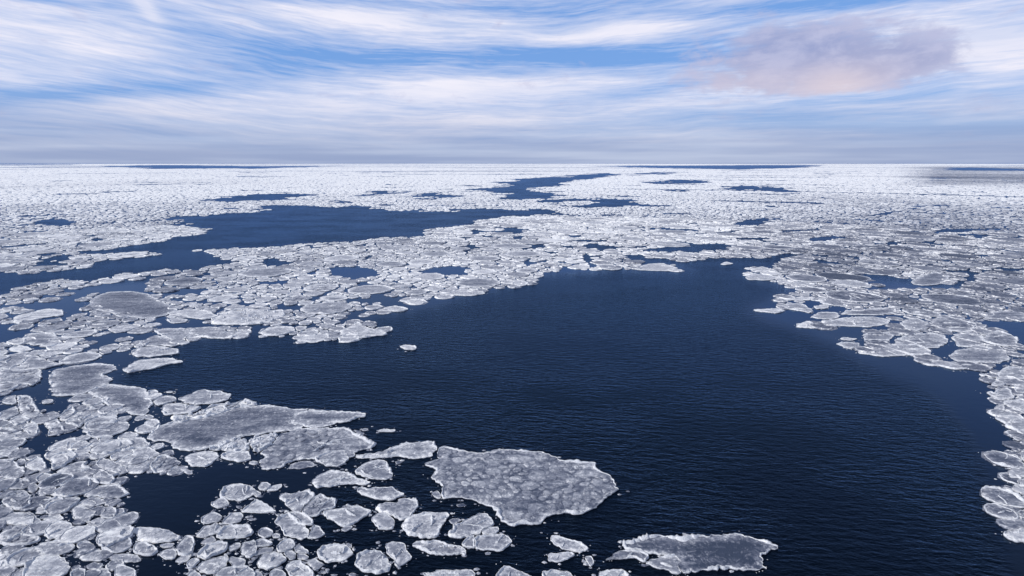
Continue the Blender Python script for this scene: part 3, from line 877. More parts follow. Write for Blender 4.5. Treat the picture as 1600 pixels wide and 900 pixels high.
def slab_mesh(O, size, h, tone, seed, kind):
    k = len(O)
    n = normals_in(O)
    inner = []
    for ins in (0.16, 0.42):
        ins = min(ins, size * 0.16 * (1 if ins < 0.3 else 2))
        q = O + n * ins
        d = seg_dist(q, O)
        ok = pip(q[:, 0], q[:, 1], O) & (d > ins * 0.75)
        inner.append(q[ok][:: 1 if ins < 0.3 else 2])
    sp = max(size / 15.0, 0.22)
    mn, mx = O.min(0), O.max(0)
    gx, gy = np.meshgrid(np.arange(mn[0], mx[0], sp), np.arange(mn[1], mx[1], sp * 0.9))
    g = np.stack([gx.ravel(), gy.ravel()], 1)
    g += (np.random.default_rng(seed).random(g.shape) - 0.5) * sp * 0.7
    ok = pip(g[:, 0], g[:, 1], O)
    g = g[ok]
    if len(g):
        g = g[seg_dist(g, O) > min(0.55, size * 0.2)]
    pts = np.vstack([O] + inner + ([g] if len(g) else []))
    res = delaunay_2d_cdt([Vector(v) for v in pts], [], [list(range(k))], 1, 1e-5)
    V = np.array([(v.x, v.y) for v in res[0]])
    T = [tuple(f_) for f_ in res[2]]
    d = seg_dist(V, O)
    e = np.clip(d / min(0.22, size * 0.08), 0, 1)
    und = fbm(V[:, 0] * 0.45, V[:, 1] * 0.45, seed % 17, 3) - 0.5
    fine = fbm(V[:, 0] * 1.9, V[:, 1] * 1.9, seed % 13, 2) - 0.5
    amp = {'sheet': 0.03, 'hump': 0.30, 'rubble': 0.55, 'mottle': 0.16, 'cobble': 0.12}.get(kind, 0.07)
    z = h * (0.5 + 0.5 * e) + und * amp * e + fine * min(amp, 0.16) * 0.8 * e
    if kind in ('hump', 'rubble'):
        z += np.clip(und, 0, 1) * amp * 1.6 * e
    z = np.maximum(z, 0.02)
    rimw = np.exp(-(d / min(0.5, size * 0.11)) ** 1.3)
    tn = np.full(len(V), tone)
    if kind in ('mottle', 'cobble'):
        tn = tn + (fbm(V[:, 0] * 0.8, V[:, 1] * 0.8, seed % 11, 2) - 0.5) * 0.5
    if kind == 'sheet':
        tn = tn + np.clip(0.22 - d * 0.12, 0, 0.22) + (fbm(V[:, 0] * 0.12, V[:, 1] * 0.45, seed % 11, 3) - 0.5) * 0.35
    nv = len(V)
    v3 = np.column_stack([V, z])
    # side wall down into the water
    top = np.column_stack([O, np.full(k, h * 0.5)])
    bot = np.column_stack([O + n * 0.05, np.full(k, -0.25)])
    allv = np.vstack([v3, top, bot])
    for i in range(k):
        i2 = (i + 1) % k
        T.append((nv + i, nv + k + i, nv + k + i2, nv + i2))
    # triangles must face up
    out_f = []
    for f_ in T:
        if len(f_) == 3:
            a, b, c = allv[f_[0]], allv[f_[1]], allv[f_[2]]
            if (b[0] - a[0]) * (c[1] - a[1]) - (b[1] - a[1]) * (c[0] - a[0]) < 0:
                f_ = (f_[0], f_[2], f_[1])
        out_f.append(f_)
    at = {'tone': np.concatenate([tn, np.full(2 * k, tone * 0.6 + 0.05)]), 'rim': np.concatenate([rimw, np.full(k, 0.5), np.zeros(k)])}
    return allv, out_f, at


def strip(O, size, h, strength, seed, closed=True, width=None, zfun=None):
    """ragged raised crest along an outline or a line"""
    k = len(O)
    if closed:
        n = normals_in(O)
    else:
        t = np.gradient(O, axis=0)
        t /= np.linalg.norm(t, axis=1, keepdims=True) + 1e-9
        n = np.stack([-t[:, 1], t[:, 0]], 1)
    s = np.arange(k) * 1.0
    r = np.random.default_rng(seed + 3)
    low = vnoise(O[:, 0] * 0.7 + seed, O[:, 1] * 0.7, 2.0)
    hi = r.random(k)
    gap = np.clip((vnoise(O[:, 0] * 0.55 + 3.7 * (seed % 29), O[:, 1] * 0.55 + seed % 7, 9.0) - 0.34) / 0.28, 0.05, 1.1) if closed else 1.0
    w = gap * (width or min(0.38, 0.10 * size)) * (0.35 + 0.9 * low + 0.5 * (hi - 0.5)) * (0.55 + 0.45 * strength)
    hh = 0.20 * strength * np.clip(low * 1.9 - 0.45, 0.05, 1.2) * (0.55 + 0.9 * r.random(k))
    hh = np.minimum(hh * gap, size * 0.09)
    j = (r.random((k, 4)) - 0.5) * 0.10
    if closed:
        offs = [np.full(k, 0.015), w * 0.22 + j[:, 1] * w, w * 0.62 + j[:, 2] * w, w]
        zs = [np.full(k, h * 0.42), h + hh, h + hh * (0.35 + 0.6 * r.random(k)), np.full(k, h - 0.05)]
    else:
        fade = np.sin(np.linspace(0.08, math.pi - 0.08, k)) ** 0.5
        w, hh = w * fade, hh * fade
        offs = [-w * 0.5, -w * 0.12 + j[:, 1] * w, w * 0.2 + j[:, 2] * w, w * 0.5]
        zb = zfun if zfun is not None else h
        zs = [np.full(k, zb - 0.07), zb + hh, zb + hh * (0.3 + 0.6 * r.random(k)), np.full(k, zb - 0.07)]
    V = np.vstack([np.column_stack([O + n * o_[:, None], z_]) for o_, z_ in zip(offs, zs)])
    fs = []
    for q in range(3):
        for i in range(k if closed else k - 1):
            i2 = (i + 1) % k
            fs.append((q * k + i, q * k + i2, (q + 1) * k + i2, (q + 1) * k + i))
    return V, fs


# low lens-shaped pancake plates that lie frozen in the cobbled floes (shared mesh data)
def plate_mesh(i):
    r = np.random.default_rng(100 + i)
    A = 12
    th = np.linspace(0, 2 * math.pi, A, endpoint=False)
    rr = 1 + 0.16 * np.sin(2 * th + r.random() * 6) + 0.1 * np.sin(3 * th + r.random() * 6) + 0.10 * (r.random(A) - 0.5)
    V, tn, rm = [], [], []
    for f_, z_, t_, m_ in ((1.0, -0.05, 0.36, 0.0), (0.86, 0.02, 0.40, 0.2 * r.random()), (0.55, 0.045, 0.36 + 0.22 * r.random(), 0.1 * r.random())):
        for a, q in zip(th, rr):
            V.append((math.cos(a) * q * f_, math.sin(a) * q * f_, z_ * (0.8 + 0.4 * r.random())))
            tn.append(t_)
            rm.append(m_)
    V.append((0, 0, 0.06))
    tn.append(0.5)
    rm.append(0.0)
    fs = []
    for q in range(2):
        for a in range(A):
            b_ = (a + 1) % A
            fs.append((q * A + a, q * A + b_, (q + 1) * A + b_, (q + 1) * A + a))
    for a in range(A):
        fs.append((2 * A + a, 2 * A + (a + 1) % A, 3 * A))
    return mesh_from('pancake_plate', V, fs, M_ICE, {'tone': tn, 'rim': rm})


PLATES = [plate_mesh(i) for i in range(6)]


def build_floe(f, seed):
    """f: pixel outline or ground outline -> Empty with slab, rim and what lies frozen in it"""
    g = ground(f['pix'][:, 0], f['pix'][:, 1]) if 'ground' not in f else f['ground']
    c = g.mean(0)
    dist = math.hypot(c[0], c[1], H)
    mpp = dist / F
    kind = f.get('extra')
    O, size, step = outline(g - c, seed, mpp)
    r = random.Random(seed)
    f = dict(f)
    if f.get('label_fixed') is None and kind is None:
        f['rim'] = f['rim'] * r.uniform(0.6, 1.15) if f['rim'] > 0.5 else f['rim']
    dim = f['tone'] < 0.26 and f['rim'] < 0.5          # awash, barely above the water
    h = 0.035 if dim else min(0.07 + 0.13 * r.random(), 0.04 + size * 0.07)
    if kind == 'sheet':
        h = 0.09 + 0.05 * r.random()
    V, T, at = slab_mesh(O, size, h, f['tone'] + (r.random() - 0.5) * 0.16, seed, kind)
    wpx = (f['pix'][:, 0].max() - f['pix'][:, 0].min())
    simple = f['rim'] < 0.45 or wpx < 13
    if simple:
        ob = link('ice_floe', mesh_from('ice_floe', V, T, M_ICE, at), None, (c[0], c[1], 0))
        return ob
    root = link('ice_floe', None, None, (c[0], c[1], 0))
    root.empty_display_size = 0.3
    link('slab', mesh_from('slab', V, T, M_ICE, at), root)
    rv, rf = strip(O, size, h, f['rim'], seed)
    link('rim', mesh_from('rim', rv, rf, M_FROST), root)
    # pressure ridges
    nr = 0
    if wpx > 40:
        nr = r.choice((0, 1, 1, 2))
    if kind == 'lines':
        nr = 3
    if kind in ('mottle', 'rubble', 'hump'):
        nr = 3
    if kind in ('sheet', 'cobble'):
        nr = 0
    mn, mx = O.min(0), O.max(0)
    for q in range(nr):
        a = r.random() * math.pi * 2
        if kind == 'sheet':
            a = r.uniform(-0.2, 0.2)
        L = size * r.uniform(0.3, 0.7)
        cx, cy = r.uniform(-0.22, 0.22) * (mx - mn)
        u = np.linspace(-0.5, 0.5, 22)
        bend = r.uniform(-0.5, 0.5)
        ln = np.stack([u * L, bend * L * (u * u - 0.1) + (np.random.default_rng(seed * 7 + q).random(22) - 0.5) * L * 0.05], 1)
        ca, sa = math.cos(a), math.sin(a)
        ln = ln @ np.array([[ca, sa], [-sa, ca]]) + np.array([cx, cy])
        ok = pip(ln[:, 0], ln[:, 1], O)
        ln = ln[ok]
        if len(ln) < 8:
            continue
        sv, sf = strip(ln, size, h, 0.85, seed + 31 * q, False, min(0.34, size * 0.09), h + 0.03)
        link('ridge', mesh_from('ridge', sv, sf, M_FROST), root)
    # frozen-in pancakes
    npl = {'cobble': 150, 'mottle': 14}.get(kind, 0)
    if kind == 'mottle' and wpx > 120:
        npl = 34
    got = []
    tries = 0
    while len(got) < npl and tries < 7000:
        tries += 1
        rad_ = r.choice((0.35, 0.5, 0.7, 1.0, 1.25)) * r.uniform(0.85, 1.15) if kind == 'cobble' else r.uniform(0.3, 0.75) * min(1.0, size / 5)
        x, y = r.uniform(mn[0], mx[0]), r.uniform(mn[1], mx[1])
        if not pip(np.array([x]), np.array([y]), O)[0]:
            continue
        if seg_dist(np.array([[x, y]]), O)[0] < rad_ * 1.05 + 0.1:
            continue
        if any((x - a_) ** 2 + (y - b_) ** 2 < (0.86 * (rad_ + c_)) ** 2 for a_, b_, c_ in got):
            continue
        got.append((x, y, rad_))
        o = link('pancake_plate', r.choice(PLATES), root, (x, y, h + 0.012))
        o.rotation_euler = (0, 0, r.random() * 6.28)
        o.scale = (rad_ * r.uniform(0.9, 1.25), rad_ * r.uniform(0.75, 1.05), r.uniform(0.5, 1.0))
    if kind in ('rubble',):
        # broken blocks heaped on the floe
        bv, bf = [], []
        rr = np.random.default_rng(seed + 77)
        for q in range(70):
            x, y = rr.uniform(mn[0], mx[0]), rr.uniform(mn[1], mx[1])
            if not pip(np.array([x]), np.array([y]), O)[0]:
                continue
            s_ = rr.uniform(0.12, 0.34)
            b0 = len(bv)
            ang = rr.uniform(0, 6.28)
            for z_ in (-0.1, s_ * rr.uniform(0.5, 1.1)):
                for q4 in range(5):
                    t_ = ang + q4 * 1.2566 + rr.uniform(-0.3, 0.3)
                    e_ = s_ * (1 if z_ < 0 else 0.75) * rr.uniform(0.7, 1.2)
                    bv.append((x + math.cos(t_) * e_, y + math.sin(t_) * e_, h + 0.08 + z_ * (1 + rr.uniform(-0.3, 0.3))))
            for q4 in range(5):
                bf.append((b0 + q4, b0 + (q4 + 1) % 5, b0 + 5 + (q4 + 1) % 5, b0 + 5 + q4))
            bf.append(tuple(b0 + 5 + q4 for q4 in range(5)))
        if bf:
            o = link('ice_rubble', mesh_from('ice_rubble', bv, bf, M_FROST, smooth=False), root)
            o['kind'] = 'stuff'
    return root


# ------------------------------------------------------------------ fill: the rest of the pack within 320 m, thrown as touching pancakes
RMAX = 330.0
TR_PIX = [f['pix'] for f in FL]
AZLIM = math.radians(48)


def free(px, py, grow=0.0):
    ok = (px > -170) & (px < 1770) & (py < 985) & (py > HORIZON)
    for w_ in WATER:
        ok &= ~pip(px, py, w_)
    for p_ in TR_PIX:
        c_ = p_.mean(0)
        ok &= ~pip(px, py, c_ + (p_ - c_) * (1.0 + grow))
    return ok


def zone_right(px, py):
    return np.clip((px - 1120) / 120, 0, 1) * np.clip((py - 318) / 25, 0, 1)


cls_defs = [(900, 4.6, 7.5, 92), (5000, 2.5, 4.2, 66), (60000, 1.15, 2.1, 52), (150000, 0.70, 1.15, 36), (60000, 0.34, 0.55, 36)]
hashes = []
ALL = []
for n_c, r0, r1, dmin in cls_defs:
    dd = np.sqrt(RNG.random(n_c) * (RMAX ** 2 - 33 ** 2) + 33 ** 2)
    aa = (RNG.random(n_c) * 2 - 1) * AZLIM
    X, Y = dd * np.sin(aa), dd * np.cos(aa)
    R_ = r0 + (r1 - r0) * RNG.random(n_c) ** 1.5
    near = np.clip((dd - 40) / 70, 0, 1)
    R_ = R_ * (0.72 + 0.28 * near)
    px, py = pixel(X, Y)
    ok = free(px, py, 0.02) & (dd > dmin)
    if r0 > 2:
        ok &= (px > 1130) | (RNG.random(n_c) < 0.5)
    if r0 > 2:      # sheets: keep whole disc out of the water
        for da in range(6):
            qx, qy = pixel(X + 0.75 * R_ * math.cos(da * 1.047), Y + 0.75 * R_ * math.sin(da * 1.047))
            ok &= free(qx, qy)
    # random small leads
    lead = fbm(X / 16.0, Y / 16.0, 4.0, 3)
    streak = fbm(X / 5.0, Y / 9.0, 14.0, 2)
    ok &= (lead > np.where(px > 1150, 0.31, 0.345)) & ((streak > 0.27) | (dd < 100))
    if r0 < 0.5:
        ok &= dd < 110
    if r0 < 1:
        ok &= (dd < 200) | (RNG.random(n_c) < 0.75)
    hs = {}
    cell = 2 * r1 * 1.3
    for x, y, rr_, o_ in zip(X.tolist(), Y.tolist(), R_.tolist(), ok.tolist()):
        if not o_:
            continue
        bad = False
        for hprev, cp in hashes + [(hs, cell)]:
            ix, iy = int(math.floor(x / cp)), int(math.floor(y / cp))
            for a in (-1, 0, 1):
                for b in (-1, 0, 1):
                    for (x2, y2, r2) in hprev.get((ix + a, iy + b), ()):
                        if (x - x2) ** 2 + (y - y2) ** 2 < (0.84 * (rr_ + r2)) ** 2:
                            bad = True
                            break
                    if bad:
                        break
                if bad:
                    break
            if bad:
                break
        if not bad:
            hs.setdefault((int(math.floor(x / cell)), int(math.floor(y / cell))), []).append((x, y, rr_))
            ALL.append((x, y, rr_))
    hashes.append((hs, cell))
PTS = np.array(ALL)
NP_ = len(PTS)
kd = KDTree(NP_)
for i in range(NP_):
    kd.insert((PTS[i, 0], PTS[i, 1], 0), i)
kd.balance()
KN = 13
NB = np.zeros((NP_, KN), int)
for i in range(NP_):
    q = [j[1] for j in kd.find_n((PTS[i, 0], PTS[i, 1], 0), KN + 1)][1:]
    NB[i] = q
DX = PTS[NB][:, :, 0] - PTS[:, None, 0]
DY = PTS[NB][:, :, 1] - PTS[:, None, 1]
DD = np.sqrt(DX ** 2 + DY ** 2)
PH = np.arctan2(DY, DX)
TB = np.clip((DD ** 2 + PTS[:, None, 2] ** 2 - PTS[NB][:, :, 2] ** 2) / (2 * DD), 0.3 * PTS[:, None, 2], None)


def radial(A, idx, p=9.0, cap=1.22):
    th = np.linspace(0, 2 * math.pi, A, endpoint=False)
    c = np.cos(th[None, None, :] - PH[idx][:, :, None])
    inv = np.clip(c, 0, None) / TB[idx][:, :, None]
    s = (inv ** p).sum(1) + (1.0 / (cap * PTS[idx, 2][:, None])) ** p
    return th, s ** (-1.0 / p)


fpx, fpy = pixel(PTS[:, 0], PTS[:, 1])
fdist = np.hypot(PTS[:, 0], PTS[:, 1])
RIGHT = zone_right(fpx, fpy)
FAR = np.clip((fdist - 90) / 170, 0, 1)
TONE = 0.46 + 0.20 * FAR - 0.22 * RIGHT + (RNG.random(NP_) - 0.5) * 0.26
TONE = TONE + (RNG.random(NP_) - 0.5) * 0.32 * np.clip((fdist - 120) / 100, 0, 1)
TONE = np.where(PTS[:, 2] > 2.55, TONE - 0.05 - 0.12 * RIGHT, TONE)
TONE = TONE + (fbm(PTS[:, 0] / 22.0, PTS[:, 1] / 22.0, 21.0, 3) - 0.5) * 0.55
HGT = 0.05 + 0.10 * RNG.random(NP_) + 0.012 * RNG.random(NP_)

# individuals: the largest in the picture
size_px = PTS[:, 2] * 2 * F / np.sqrt(fdist ** 2 + H ** 2)
size_key = size_px * np.sqrt(H / fdist + 0.05)
inframe = (fpx > 4) & (fpx < 1596) & (fpy < 893) & (fpy > 300)
NIND = 298 - len(FL)
order = [i for i in np.argsort(-size_key) if inframe[i]][:NIND]
IND = set(int(i) for i in order)

# the rest joined
REST = np.array([i for i in range(NP_) if i not in IND])


def fill_mesh(idx, A, rings, seed):
    th, r_ = radial(A, idx)
    n = len(idx)
    x0, y0 = PTS[idx, 0], PTS[idx, 1]
    wob = vnoise(x0[:, None] * 3.1 + np.cos(th)[None] * 1.7, y0[:, None] * 3.1 + np.sin(th)[None] * 1.7, 3.0) - 0.5
    r_ = r_ * (1 + 0.30 * wob + 0.10 * (RNG.random(r_.shape) - 0.5)) - (0.03 + 0.07 * RNG.random(n))[:, None]
    r_ = np.maximum(r_, 0.25)
    big_ = PTS[idx, 2] > 2.5
    VV, TT, RM = [], [], []
    for (f_, zk, rimk, rw) in rings:
        ff = np.where(big_[:, None], 1 - (1 - f_) * 0.45, f_)
        ff = ff + (RNG.random((n, A)) - 0.5) * (0.05 if 0 < f_ < 1 else 0.0)
        rr_ = r_ * ff
        z_ = HGT[idx][:, None] * zk + rimk * (RNG.random((n, A)) ** 1.5) * np.clip(PTS[idx, 2], 0.5, 1.6)[:, None]
        if zk < 0:
            z_ = np.full((n, A), -0.15)
        VV.append(np.stack([x0[:, None] + np.cos(th)[None] * rr_, y0[:, None] + np.sin(th)[None] * rr_, z_], -1))
        TT.append(np.repeat(TONE[idx][:, None], A, 1))
        RM.append(np.full((n, A), rw) * (0.55 + 0.7 * RNG.random((n, A))))
    V = np.stack(VV, 1)                       # n, R, A, 3
    R = len(rings)
    ctr = np.stack([x0, y0, HGT[idx] * (0.9 + 0.3 * RNG.random(n))], -1)
    V = np.concatenate([V.reshape(n, R * A, 3), ctr[:, None]], 1)
    T_ = np.concatenate([np.stack(TT, 1).reshape(n, R * A), TONE[idx][:, None]], 1)
    R_2 = np.concatenate([np.stack(RM, 1).reshape(n, R * A), np.zeros((n, 1))], 1)
    tri = []
    for q in range(R - 1):
        for a in range(A):
            b = (a + 1) % A
            tri += [(q * A + a, q * A + b, (q + 1) * A + b), (q * A + a, (q + 1) * A + b, (q + 1) * A + a)]
    for a in range(A):
        tri.append(((R - 1) * A + a, (R - 1) * A + (a + 1) % A, R * A))
    tri = np.array(tri)
    stride = R * A + 1
    tris = (tri[None] + (np.arange(n) * stride)[:, None, None]).reshape(-1, 3)
    return V.reshape(-1, 3), tris, T_.ravel(), R_2.ravel()


RINGS_N = [(1.0, -1, 0, 0.1), (1.0, 0.5, 0, 0.55), (0.95, 1.0, 0.13, 1.0), (0.87, 1.0, 0.10, 0.8), (0.76, 0.95, 0.03, 0.1)]
RINGS_F = [(1.0, -1, 0, 0.1), (0.99, 0.6, 0, 0.6), (0.91, 1.0, 0.17, 1.0), (0.76, 1.0, 0.04, 0.2)]
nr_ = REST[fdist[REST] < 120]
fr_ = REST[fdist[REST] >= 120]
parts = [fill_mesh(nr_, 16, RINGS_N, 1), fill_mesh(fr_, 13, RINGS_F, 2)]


def joined(name, parts_):
    off, vs, ts, tn, rm = 0, [], [], [], []
    for v_, t_, a_, b_ in parts_:
        vs.append(v_)
        ts.append(t_ + off)
        tn.append(a_)
        rm.append(b_)
        off += len(v_)
    return big_mesh(name, np.vstack(vs), np.vstack(ts), M_ICE, {'tone': np.concatenate(tn), 'rim': np.concatenate(rm)})


SL = np.nonzero(fbm(PTS[:, 0] / 7.0, PTS[:, 1] / 7.0, 31.0, 3) > 0.40)[0]
th_, r_ = radial(9, SL, 12.0, 1.75)
r_ = r_ * (1.04 + 0.05 * RNG.random(r_.shape))
zsl = 0.012 + 0.03 * RNG.random(len(SL))
ring = np.stack([PTS[SL, 0][:, None] + np.cos(th_) * r_, PTS[SL, 1][:, None] + np.sin(th_) * r_, np.full(r_.shape, -0.03)], -1)
Vs = np.concatenate([ring, np.stack([PTS[SL, 0], PTS[SL, 1], 0.05 + zsl], -1)[:, None]], 1)
t9 = np.array([(a, (a + 1) % 9, 9) for a in range(9)])
ts_ = (t9[None] + (np.arange(len(SL)) * 10)[:, None, None]).reshape(-1, 3)
tn_ = np.repeat(0.14 + 0.22 * RNG.random(len(SL)) + 0.2 * FAR[SL], 10)
slush = link('slush_ice', big_mesh('slush_ice', Vs.reshape(-1, 3), ts_, M_ICE, {'tone': tn_, 'rim': np.zeros(len(tn_))}))
slush['kind'] = 'stuff'
slush['label'] = 'thin grey slush frozen between the crowded pancake floes'
slush['category'] = 'slush'
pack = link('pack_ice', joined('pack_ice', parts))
pack.data.polygons.foreach_set('use_smooth', np.zeros(len(pack.data.polygons), bool))
pack['kind'] = 'stuff'
pack['label'] = 'thousands of small crowded pancake floes filling the pack between the leads'
pack['category'] = 'pack ice'

# ------------------------------------------------------------------ far pack: cells grow with distance, out to the horizon
du, dzs = 0.0130, 0.0072
u0, u1 = math.log(RMAX - 6), math.log(30000.0)
nu, nz = int((u1 - u0) / du), int(2 * AZLIM / dzs)
UU, ZZ = np.meshgrid(np.arange(-2, nu + 2), np.arange(-2, nz + 2), indexing='ij')
ju = UU + (RNG.random(UU.shape) - 0.5) * 1.0
jz = ZZ + (RNG.random(UU.shape) - 0.5) * 1.0 + 0.5 * (UU % 2)
A = 7
th = np.linspace(0, 2 * math.pi, A, endpoint=False)
cu, cz = ju[2:-2, 2:-2].ravel(), jz[2:-2, 2:-2].ravel()
inv = np.zeros((len(cu), A))
PW = 10.0
for a in range(-2, 3):
    for b in range(-2, 3):
        if a == 0 and b == 0:
            continue
        nu_ = ju[2 + a:ju.shape[0] - 2 + a, 2 + b:ju.shape[1] - 2 + b].ravel() - cu
        nz_ = jz[2 + a:ju.shape[0] - 2 + a, 2 + b:ju.shape[1] - 2 + b].ravel() - cz
        d_ = np.sqrt(nu_ ** 2 + nz_ ** 2)
        ph = np.arctan2(nz_, nu_)
        inv += (np.clip(np.cos(th[None] - ph[:, None]), 0, None) / (0.5 * np.maximum(d_, 0.25))[:, None]) ** PW
rad_ = inv ** (-1 / PW)
lu, lz = cu, cz
cu, cz = u0 + lu * du, -AZLIM + lz * dzs
cd = np.exp(cu)
fx, fy = cd * np.sin(cz), cd * np.cos(cz)
qx, qy = pixel(fx, fy)
ok = np.ones(len(cu), bool)
wig = (fbm(cu / 0.035, cz / 0.05, 41.0, 3) - 0.5)
wx = qx + (fbm(cu / 0.03, cz / 0.03, 43.0, 3) - 0.5) * 60
wy = qy + wig * np.interp(qy, [255, 270, 330], [1.6, 5.0, 9.0])
for w_ in WATER:
    ok &= ~pip(wx, wy, w_)
spk = fbm(cu / 0.045, cz / 0.07, 8.0, 3)
thr = np.interp(qy, [255, 262, 275, 300, 340, 360], [0.10, 0.16, 0.22, 0.255, 0.275, 0.28])
ok &= spk > thr
ok &= fbm(cu / 0.055, cz / 0.40, 61.0, 3) > np.interp(qy, [255, 258, 264, 275, 300], [0.38, 0.35, 0.31, 0.26, 0.22])
idx = np.nonzero(ok)[0]
n = len(idx)
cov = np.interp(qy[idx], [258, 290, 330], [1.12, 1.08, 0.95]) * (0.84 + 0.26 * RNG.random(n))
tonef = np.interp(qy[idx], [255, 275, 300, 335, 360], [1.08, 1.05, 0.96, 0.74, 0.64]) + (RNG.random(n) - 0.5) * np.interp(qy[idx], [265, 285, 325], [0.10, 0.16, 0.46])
rightf = np.clip((qx[idx] - 1150) / 200, 0, 1) * np.clip((qy[idx] - 300) / 40, 0, 1)
tonef -= 0.24 * rightf
thin = np.clip((qx[idx] - 1380) / 90, 0, 1) * np.clip((qy[idx] - 257) / 6, 0, 1) * np.clip((291 - qy[idx]) / 5, 0, 1)
tonef -= 0.66 * thin * (0.6 + 0.8 * fbm(cu[idx] / 0.3, cz[idx] / 0.3, 2.0, 2))
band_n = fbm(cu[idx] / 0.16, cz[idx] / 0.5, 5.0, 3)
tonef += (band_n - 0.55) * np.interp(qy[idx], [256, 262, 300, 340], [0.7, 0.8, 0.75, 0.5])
vs, tn, rm = [], [], []
hf = 0.06 + 0.10 * RNG.random(n)
for f_, z_, rw in ((1.0, -0.06, 0.4), (0.84, 1.0, 1.0)):
    r2 = rad_[idx] * f_ * cov[:, None] * (1 + 0.10 * (RNG.random((n, A)) - 0.5))
    au = cu[idx][:, None] + np.cos(th)[None] * r2 * du
    ac = cz[idx][:, None] + np.sin(th)[None] * r2 * dzs
    dd = np.exp(au)
    zz = np.full((n, A), z_) if z_ < 0 else hf[:, None] + 0.13 * RNG.random((n, A)) ** 2
    vs.append(np.stack([dd * np.sin(ac), dd * np.cos(ac), zz], -1))
    tn.append(np.repeat(tonef[:, None], A, 1))
    rm.append(np.full((n, A), rw) * RNG.random((n, A)))
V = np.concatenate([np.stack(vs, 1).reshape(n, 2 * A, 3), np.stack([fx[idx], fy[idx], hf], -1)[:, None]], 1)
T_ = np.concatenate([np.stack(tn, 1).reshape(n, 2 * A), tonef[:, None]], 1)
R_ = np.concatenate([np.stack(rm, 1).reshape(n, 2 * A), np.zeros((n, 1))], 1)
tri = []
for a in range(A):
    b = (a + 1) % A
    # angles run from "away" towards "right", which is clockwise seen from above
    tri += [(a, A + b, b), (a, A + a, A + b), (A + a, 2 * A, A + b)]
tris = (np.array(tri)[None] + (np.arange(n) * (2 * A + 1))[:, None, None]).reshape(-1, 3)
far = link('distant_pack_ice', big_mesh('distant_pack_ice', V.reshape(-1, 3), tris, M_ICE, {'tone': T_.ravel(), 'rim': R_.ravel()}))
far.data.polygons.foreach_set('use_smooth', np.zeros(len(far.data.polygons), bool))
far['kind'] = 'stuff'
far['label'] = 'white pack ice reaching from the far leads to the horizon'
far['category'] = 'pack ice'

# ------------------------------------------------------------------ build the individual floes
for i in order:
    i = int(i)
    th_, r_ = radial(20, np.array([i]))
    r_ = r_[0] - 0.05
    g_ = np.stack([PTS[i, 0] + np.cos(th_) * r_, PTS[i, 1] + np.sin(th_) * r_], 1)
    gx_, gy_ = pixel(g_[:, 0], g_[:, 1])
    bigf = PTS[i, 2] > 2.5
    FL.append(dict(pix=np.stack([gx_, gy_], 1), ground=g_, tone=float(TONE[i]), rim=1.05, label=None, nick=None,
                   extra=(random.choice(('sheet', 'mottle', 'hump', 'sheet')) if bigf else None), fill=True))

landmarks = [(f['nick'], f['pix'].mean(0), f) for f in FL if f.get('nick')]


def describe(f):
    p = f['pix']
    w_, h_ = np.ptp(p[:, 0]), np.ptp(p[:, 1])
    g = f.get('ground', None)
    if g is None:
        g = ground(p[:, 0], p[:, 1])
    a_ = abs(area(g))
    per = np.sqrt((np.diff(np.vstack([g, g[:1]]), axis=0) ** 2).sum(1)).sum()
    ratio = w_ / max(h_, 1)
    size_w = 'big' if w_ > 95 else 'broad' if w_ > 62 else 'middling' if w_ > 38 else 'small' if w_ > 20 else 'tiny'
    comp = 4 * math.pi * a_ / per ** 2
    shape = 'long thin' if ratio > 4.2 else 'oblong' if ratio > 2.7 else 'rounded' if comp > 0.74 else 'angular'
    t_ = f['tone']
    col = 'dark' if t_ < 0.26 else 'grey' if t_ < 0.47 else 'pale grey' if t_ < 0.6 else 'white'
    extra = {'rubble': ' rubble-topped', 'hump': ' lumpy', 'mottle': ' mottled', 'lines': ' ridged', 'sheet': ' smooth'}.get(f.get('extra'), '')
    c = p.mean(0)
    best = None
    for nick, lc, lf in landmarks:
        if lf is f:
            continue
        v = (c - lc) * np.array([1.0, 1.7])
        dd_ = np.linalg.norm(v)
        if best is None or dd_ < best[0]:
            best = (dd_, nick, v)
    dd_, nick, v = best
    if abs(v[0]) > 1.6 * abs(v[1]):
        rel = 'left of' if v[0] < 0 else 'right of'
    elif abs(v[1]) > 1.6 * abs(v[0]):
        rel = 'above' if v[1] < 0 else 'below'
    else:
        rel = ('above left of' if v[0] < 0 else 'above right of') if v[1] < 0 else ('below left of' if v[0] < 0 else 'below right of')
    rel = ('just ' if dd_ < 75 else 'far ' if dd_ > 190 else '') + rel
    return '%s %s%s %s floe %s %s' % (size_w, shape, extra, col, rel, nick), c


ORD = ['', 'second', 'third', 'fourth', 'fifth', 'sixth', 'seventh', 'eighth', 'ninth', 'tenth']
same = {}
for f in FL:
    if f['label'] is None:
        f['auto'], f['c'] = describe(f)
        same.setdefault(f['auto'], []).append(f)
for lab, fs in same.items():
    if len(fs) == 1:
        fs[0]['label'] = lab
        continue
    xs = [q['c'][0] for q in fs]
    ys = [q['c'][1] for q in fs]
    vert = np.ptp(ys) * 1.5 > np.ptp(xs)
    fs = sorted(fs, key=lambda q: q['c'][1 if vert else 0])
    ends = ('topmost', 'lowest', 'top') if vert else ('leftmost', 'rightmost', 'left')
    for q, f in enumerate(fs):
        if q == 0:
            pre = ends[0]
        elif q == len(fs) - 1:
            pre = ends[1]
        else:
            pre = '%s from %s' % (ORD[q], ends[2])
        w_ = (pre + ' ' + lab).split()
        if len(w_) > 16:
            w_ = [v for v in w_ if v != 'the' or False][:16]
        f['label'] = ' '.join(w_)

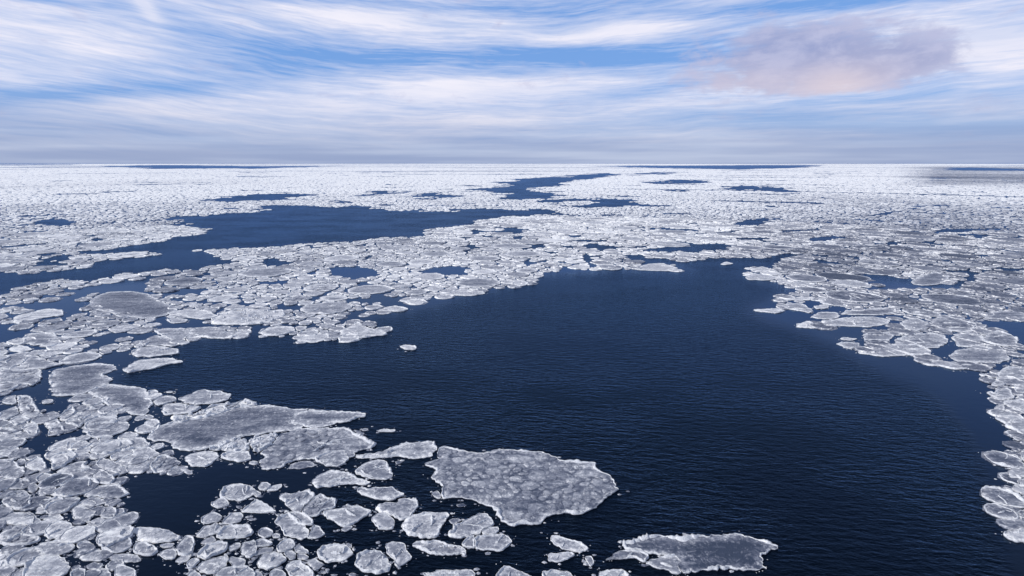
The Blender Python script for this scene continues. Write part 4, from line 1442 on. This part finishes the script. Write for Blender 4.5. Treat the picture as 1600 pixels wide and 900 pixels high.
for s_, f in enumerate(FL):
    ob = build_floe(f, 11 + s_ * 13)
    ob['label'] = f['label']
    ob['category'] = 'ice floe'
    c = f['pix'].mean(0)
    if c[0] > 1500 and c[1] > 555:
        ob['group'] = 'floes along the right edge'
    elif c[0] > 1150 and c[1] < 600:
        ob['group'] = 'floes of the right-hand pack'
    elif c[0] > 400 and c[1] > 640:
        ob['group'] = 'floes scattered in the foreground water'
    elif c[1] > 560:
        ob['group'] = 'floes of the near left pack'
    else:
        ob['group'] = 'floes beyond the main lead'

# ------------------------------------------------------------------ brash: crumbs of ice washed round the near floes
bv, bt, btn = [], [], []
rr = np.random.default_rng(55)
for f in FL:
    if f.get('fill') and rr.random() < 0.5:
        continue
    g = ground(f['pix'][:, 0], f['pix'][:, 1])
    c = g.mean(0)
    if np.hypot(*c) > 150:
        continue
    size = math.sqrt(abs(area(g)))
    for q in range(int(8 + size * 3.0)):
        i = rr.integers(len(g))
        t_ = rr.random()
        p_ = g[i] * (1 - t_) + g[(i + 1) % len(g)] * t_
        p_ = p_ + (p_ - c) / (np.linalg.norm(p_ - c) + 1e-6) * abs(rr.normal(0.05, 0.36))
        s_ = 0.05 + 0.17 * rr.random() ** 2.5
        b0 = len(bv)
        ang = rr.random() * 6.28
        for q5 in range(5):
            e_ = s_ * (0.7 + 0.7 * rr.random())
            bv.append((p_[0] + math.cos(ang + q5 * 1.257) * e_ * 1.3, p_[1] + math.sin(ang + q5 * 1.257) * e_, -0.02))
        bv.append((p_[0], p_[1], 0.03 + s_ * 0.5 * rr.random()))
        tt = rr.uniform(0.25, 0.75)
        btn += [tt] * 6
        for q5 in range(5):
            bt.append((b0 + q5, b0 + (q5 + 1) % 5, b0 + 5))
brash = link('brash_ice', mesh_from('brash_ice', bv, bt, M_ICE, {'tone': btn, 'rim': np.zeros(len(btn))}, smooth=False))
brash['kind'] = 'stuff'
brash['label'] = 'crumbs of broken brash ice floating round the near floes'
brash['category'] = 'brash ice'
print('traced+fill floes', len(FL), 'fill points', NP_, 'far cells', n)
